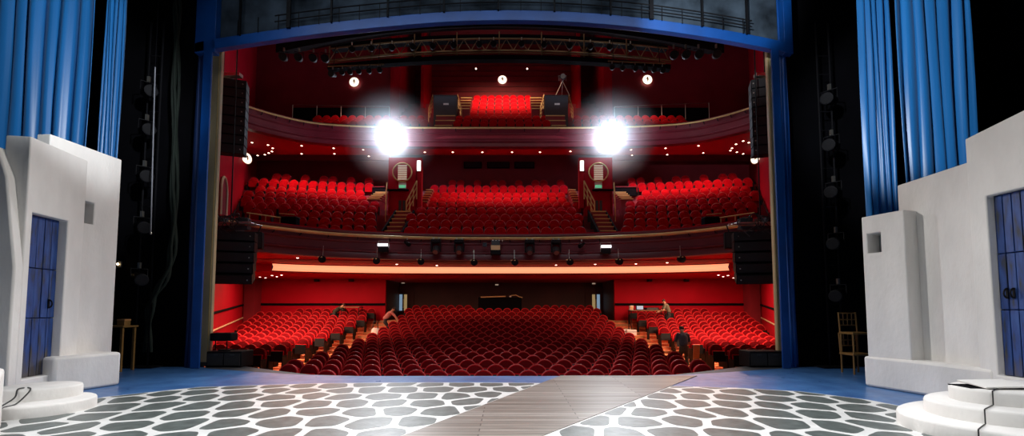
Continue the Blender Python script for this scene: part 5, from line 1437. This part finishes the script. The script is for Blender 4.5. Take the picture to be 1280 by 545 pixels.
# ================================================================== PEOPLE
def skin_mesh(name, joints, edges, radii, m, parent, root=0, sub=2, loc=(0,0,0)):
    me = bpy.data.meshes.new(name); me.from_pydata([tuple(j) for j in joints],edges,[]); me.materials.append(M[m] if isinstance(m,str) else m)
    o = bpy.data.objects.new(name,me); COL.objects.link(o)
    if parent is not None: o.parent = parent
    o.modifiers.new('skin','SKIN')
    for i,r in enumerate(radii):
        sv = me.skin_vertices[0].data[i]; sv.radius = (r,r) if not isinstance(r,tuple) else r; sv.use_root = (i==root); sv.use_loose = False
    sb = o.modifiers.new('sub','SUBSURF'); sb.levels = sub; sb.render_levels = sub
    o.modifiers['skin'].use_smooth_shade = True
    return o
def person(label, loc, rz, bend, knee, arms, shirt, trousers, cap=None, headpitch=.2, h=1.72):
    """arms: list of two (elbow, hand) positions in body space; body faces +y before turning"""
    t = thing('person', label, 'person', loc, None, rz); s = h/1.72
    hip = Vector((0,-.10*knee,.92-.12*knee)); 
    dirn = Vector((0,math.sin(bend),math.cos(bend))); fwd = Vector((0,math.cos(bend),-math.sin(bend)))
    ch = hip+dirn*.28; nk = hip+dirn*.52; 
    hd = nk + Vector((0,math.sin(bend*.7+headpitch),math.cos(bend*.7+headpitch)))*.085
    hdt = nk + Vector((0,math.sin(bend*.7+headpitch),math.cos(bend*.7+headpitch)))*.195
    J=[hip,ch,nk,hd,hdt]; E=[(0,1),(1,2),(2,3),(3,4)]; Rr=[(.085,.062),(.150,.105),.058,.078,.072]
    limbs=[]
    for sx in (-1,1):
        sh = nk-dirn*.05+Vector((sx*.175,0,0)); el = Vector(arms[0 if sx<0 else 1][0]); ha = Vector(arms[0 if sx<0 else 1][1])
        i = len(J); J += [sh,el,ha,ha+(ha-el).normalized()*.09]; Rr += [.058,.043,.030,.038]; E += [(1,i),(i,i+1),(i+1,i+2),(i+2,i+3)]
        limbs.append((sh,el,ha))
        th = hip+Vector((sx*.095,0,-.05)); kn = Vector((sx*.11,.06+.22*knee-.02*sx,.48-.04*knee)); an = Vector((sx*.11,-.03-.04*sx*knee,.09)); toe = Vector((sx*.12,.15,.035))
        i = len(J); J += [th,kn,an,toe]; Rr += [.048,.044,.040,.036]; E += [(0,i),(i,i+1),(i+1,i+2),(i+2,i+3)]
    J=[j*s for j in J]; Rr=[(r[0]*s,r[1]*s) if isinstance(r,tuple) else r*s for r in Rr]
    body = skin_mesh('body',J,E,Rr,'skin',t)
    # fingers and thumb
    for sx,(sh,el,ha) in zip((-1,1),limbs):
        d = (ha-el).normalized(); sd_ = d.cross(Vector((0,0,1))); sd_ = sd_.normalized() if sd_.length>.1 else Vector((1,0,0)); dn = Vector((0,0,-1))
        for k in range(4):
            a0 = ha+d*.085+sd_*(-.030+.020*k); L = (.062,.072,.068,.052)[k]
            skin_mesh('finger',[a0*s,(a0+d*L*.55+dn*.008)*s,(a0+d*L*.9+dn*.03)*s],[(0,1),(1,2)],[.0095,.009,.007],'skin',body,sub=1)
        a0 = ha+d*.03-sd_*.034; skin_mesh('thumb',[a0*s,(a0-sd_*.03+d*.02)*s,(a0-sd_*.035+d*.05+dn*.01)*s],[(0,1),(1,2)],[.011,.0105,.008],'skin',body,sub=1)
    # face
    f = Vector((0,math.cos(bend*.7+headpitch),-math.sin(bend*.7+headpitch))); up = Vector((0,math.sin(bend*.7+headpitch),math.cos(bend*.7+headpitch)))
    hc = (hd+hdt)/2*s
    def part(n,m_,mt): o = m_.build(n,M[mt],None,smooth=True); o.parent = body; return o
    m=MB(); m.lathe([(.002,-.03),(.014,0),(.018,.03),(.006,.034)],hc+f*.082*s-up*.0,8,ax=f*.5-up); part('nose',m,'skin')
    for sx in (-1,1):
        m=MB(); m.lathe([(.002,-.004),(.011,0),(.002,.006)],hc+f*.078*s+up*.02+Vector((sx*.030,0,0)),8,ax=f); part('eye',m,'dark')
        m=MB(); m.lathe([(.004,-.03),(.012,-.01),(.015,.02),(.005,.035)],hc+Vector((sx*.083,0,0))*s,8,ax=up); part('ear',m,'skin')
    m=MB(); m.box(hc+f*.080*s-up*.045,(.045,.01,.01)); part('mouth',m,'wood')
    # hair cap
    m=MB(); R=.086*s; rings=[]
    prof=[(R*math.cos(a),R*math.sin(a)) for a in [math.radians(q) for q in range(-34,86,12)]]+[(.003,R)]
    m.lathe(prof,hc+up*.030*s-f*.018*s,18,ax=up*.85-f*.55,sy=1.05); part('hair',m,'hair')
    # clothes
    sj=[hip+dirn*-.09,ch,nk-dirn*.035,hip+dirn*.12]; se=[(0,3),(3,1),(1,2)]; sr=[(.172,.135),(.185,.138),(.085,.08),(.168,.128)]
    for (sh,el,ha) in limbs:
        i=len(sj); sj += [sh,sh+(el-sh)*.92]; sr += [.076,.062]; se += [(1,i),(i,i+1)]
        if cap=='long': sj += [el,el+(ha-el)*.85]; sr += [.056,.043]; se += [(i+1,i+2),(i+2,i+3)]
    skin_mesh('shirt',[j*s for j in sj],se,[(r[0]*s,r[1]*s) if isinstance(r,tuple) else r*s for r in sr],shirt,t)
    tj=[hip+dirn*.12,hip+Vector((0,0,-.05))]; te=[(0,1)]; trr=[(.150,.112),(.145,.112)]
    for sx in (-1,1):
        th = hip+Vector((sx*.092,0,-.20)); kn = Vector((sx*.11,.06+.22*knee-.02*sx,.48-.04*knee)); an = Vector((sx*.11,-.03-.04*sx*knee,.11))
        i=len(tj); tj += [th,kn,an]; trr += [.098,.076,.062]; te += [(1,i),(i,i+1),(i+1,i+2)]
    skin_mesh('trousers',[j*s for j in tj],te,[(r[0]*s,r[1]*s) if isinstance(r,tuple) else r*s for r in trr],trousers,t)
    for sx in (-1,1):
        skin_mesh('shoe',[Vector((sx*.11,-.05,.045))*s,Vector((sx*.115,.07,.04))*s,Vector((sx*.12,.17,.035))*s],[(0,1),(1,2)],[.046,.045,.034],'dark',t)
    return t
M['pinkshirt'] = mat('pink_shirt',(.50,.20,.19),.8,var=.15,vscale=20)
M['greyshirt'] = mat('grey_shirt',(.085,.085,.11),.8,var=.15,vscale=20)
M['greenshirt'] = mat('grey_green_shirt',(.15,.15,.10),.8,var=.15,vscale=20)
M['darkgreen'] = mat('dark_green_shirt',(.03,.035,.022),.8,var=.15,vscale=20)
M['khaki'] = mat('khaki_trousers',(.13,.10,.06),.85,var=.15,vscale=20)
M['darktrouser'] = mat('dark_trousers',(.02,.02,.024),.85)
i = 15; v = P(483,395,24.6)
person('stooping person in a pink shirt and dark trousers on the aisle beside the pale bag',(v.x,24.45,row_z(15)+.012),-PI/2+.3,.75,.4,[((-.24,.50,.95),(-.16,.62,.72)),((.24,.52,.95),(.16,.66,.74))],'pinkshirt','darktrouser',None,h=1.74)
v = P(416,385,26.2)
person('person in dark green bending over the small production desk',(v.x,26.5,row_z(17)+.0),-PI/2,.95,.25,[((-.22,.52,.98),(-.14,.66,.80)),((.22,.55,.98),(.12,.74,.82))],'darkgreen','darktrouser','long',h=1.72)
v = P(836,383,25.9)
person('person in a grey-green shirt leaning over the long production desk',(v.x,25.9,row_z(17)),PI/2-.2,.42,.1,[((-.25,.30,1.02),(-.18,.52,.90)),((.25,.34,1.02),(.16,.56,.92))],'greenshirt','darktrouser',None,h=1.72)
v = P(850,430,16.9)
person('man in a dark grey shirt and khaki trousers seen from behind in the aisle',(v.x,16.55,row_z(6)+.012),-.15,.42,.25,[((-.26,.16,.95),(-.18,.40,.80)),((.26,.18,.95),(.18,.42,.82))],'greyshirt','khaki',None,headpitch=.35,h=1.66)

# ================================================================== LIGHTS
def area(name, loc, rot, size, e, col, sy=None, spread=None):
    ld = bpy.data.lights.new(name,'AREA'); ld.energy = e; ld.color = col; ld.size = size
    if sy: ld.shape = 'RECTANGLE'; ld.size_y = sy
    if spread: ld.spread = math.radians(spread)
    o = bpy.data.objects.new(name,ld); COL.objects.link(o); o.location = loc; o.rotation_euler = rot; return o
def spot(name, loc, tgt, e, col, ang, blend=.5, r=.15):
    ld = bpy.data.lights.new(name,'SPOT'); ld.energy = e; ld.color = col; ld.spot_size = math.radians(ang); ld.spot_blend = blend; ld.shadow_soft_size = r
    o = bpy.data.objects.new(name,ld); COL.objects.link(o); o.location = loc; o.rotation_euler = (Vector(loc)-Vector(tgt)).to_track_quat('Z','Y').to_euler(); return o
WARM = (1,.55,.36); RED = (1,.45,.32); WHITE = (.95,.97,1)
# stage rig above the frame, plus an added portal fill
area('stage_wash',(0,6.0,10.0),(0,0,0),8,260,WHITE,sy=3,spread=90)
area('stage_wash_back',(0,.5,9.5),(math.radians(20),0,0),12,300,WHITE,sy=2,spread=66)
spot('drape_light',(-1.5,4.2,7.2),(-9.8,9.5,6.3),2600,(.9,.95,1),40)
spot('drape_light',(1.5,4.0,7.2),(9.0,9.2,6.5),2600,(.9,.95,1),36)
spot('gauze_light',(2.5,5.5,7.0),(5.6,11.5,9.3),2200,(.9,.97,1),32)
area('portal_fill',(0,7.5,10.2),(math.radians(62),0,0),12,60,(.85,.93,1),sy=1.0,spread=80)  # fill added to lift the blue header, as floor bounce would
for s in (-1,1):
    spot('set_light',(s*5.6,10.9,8.4),(-s*7.6,7.6,1.9),2600,(1,.97,.92),46,.7,.3)
for s in (-1,1): area('upper_side_light',(s*7.6,26.2,14.2),(math.radians(10),0,0),4,60,RED,sy=.4)
# house lights
for s in (-1,1):
    area('under_balcony_light',(s*10.2,23.6,3.2),(0,0,0),4.5,330,WARM,sy=4)
    area('stalls_side_light',(s*9.2,17.4,3.35),(math.radians(32),0,0),3.0,380,WARM,sy=.8,spread=120)
    area('balcony_back_light',(s*9.6,25.45,10.3),(math.radians(8),0,0),7,190,RED,sy=.5,spread=125)
    area('wall_light',(s*9.9,15.2,9.6),(0,math.radians(s*70),0),1,70,WARM,sy=4)
area('under_balcony_middle',(0,25.4,3.2),(0,0,0),9,120,WARM,sy=2.2)
area('balcony_back_light',(0,25.5,10.3),(math.radians(8),0,0),7,170,RED,sy=.5,spread=125)
area('upper_light',(0,27.4,18.6),(math.radians(40),0,0),4,420,WARM,sy=1,spread=100)
area('house_fill',(0,17,19),(0,0,0),14,180,(1,.75,.68),sy=8)
W = bpy.data.worlds.new('dark_house'); S.world = W; W.use_nodes = True
W.node_tree.nodes['Background'].inputs['Color'].default_value = (.02,.03,.05,1); W.node_tree.nodes['Background'].inputs['Strength'].default_value = .25
# ================================================================== VIEW
S.view_settings.view_transform = 'Standard'; S.view_settings.look = 'None'; S.view_settings.exposure = 0.0; S.view_settings.gamma = 1.0; S.view_settings.use_curve_mapping = False
S.cycles.use_denoising = True
S.cycles.max_bounces = 6; S.cycles.diffuse_bounces = 3; S.cycles.glossy_bounces = 3; S.cycles.volume_bounces = 0; S.cycles.sample_clamp_indirect = 6
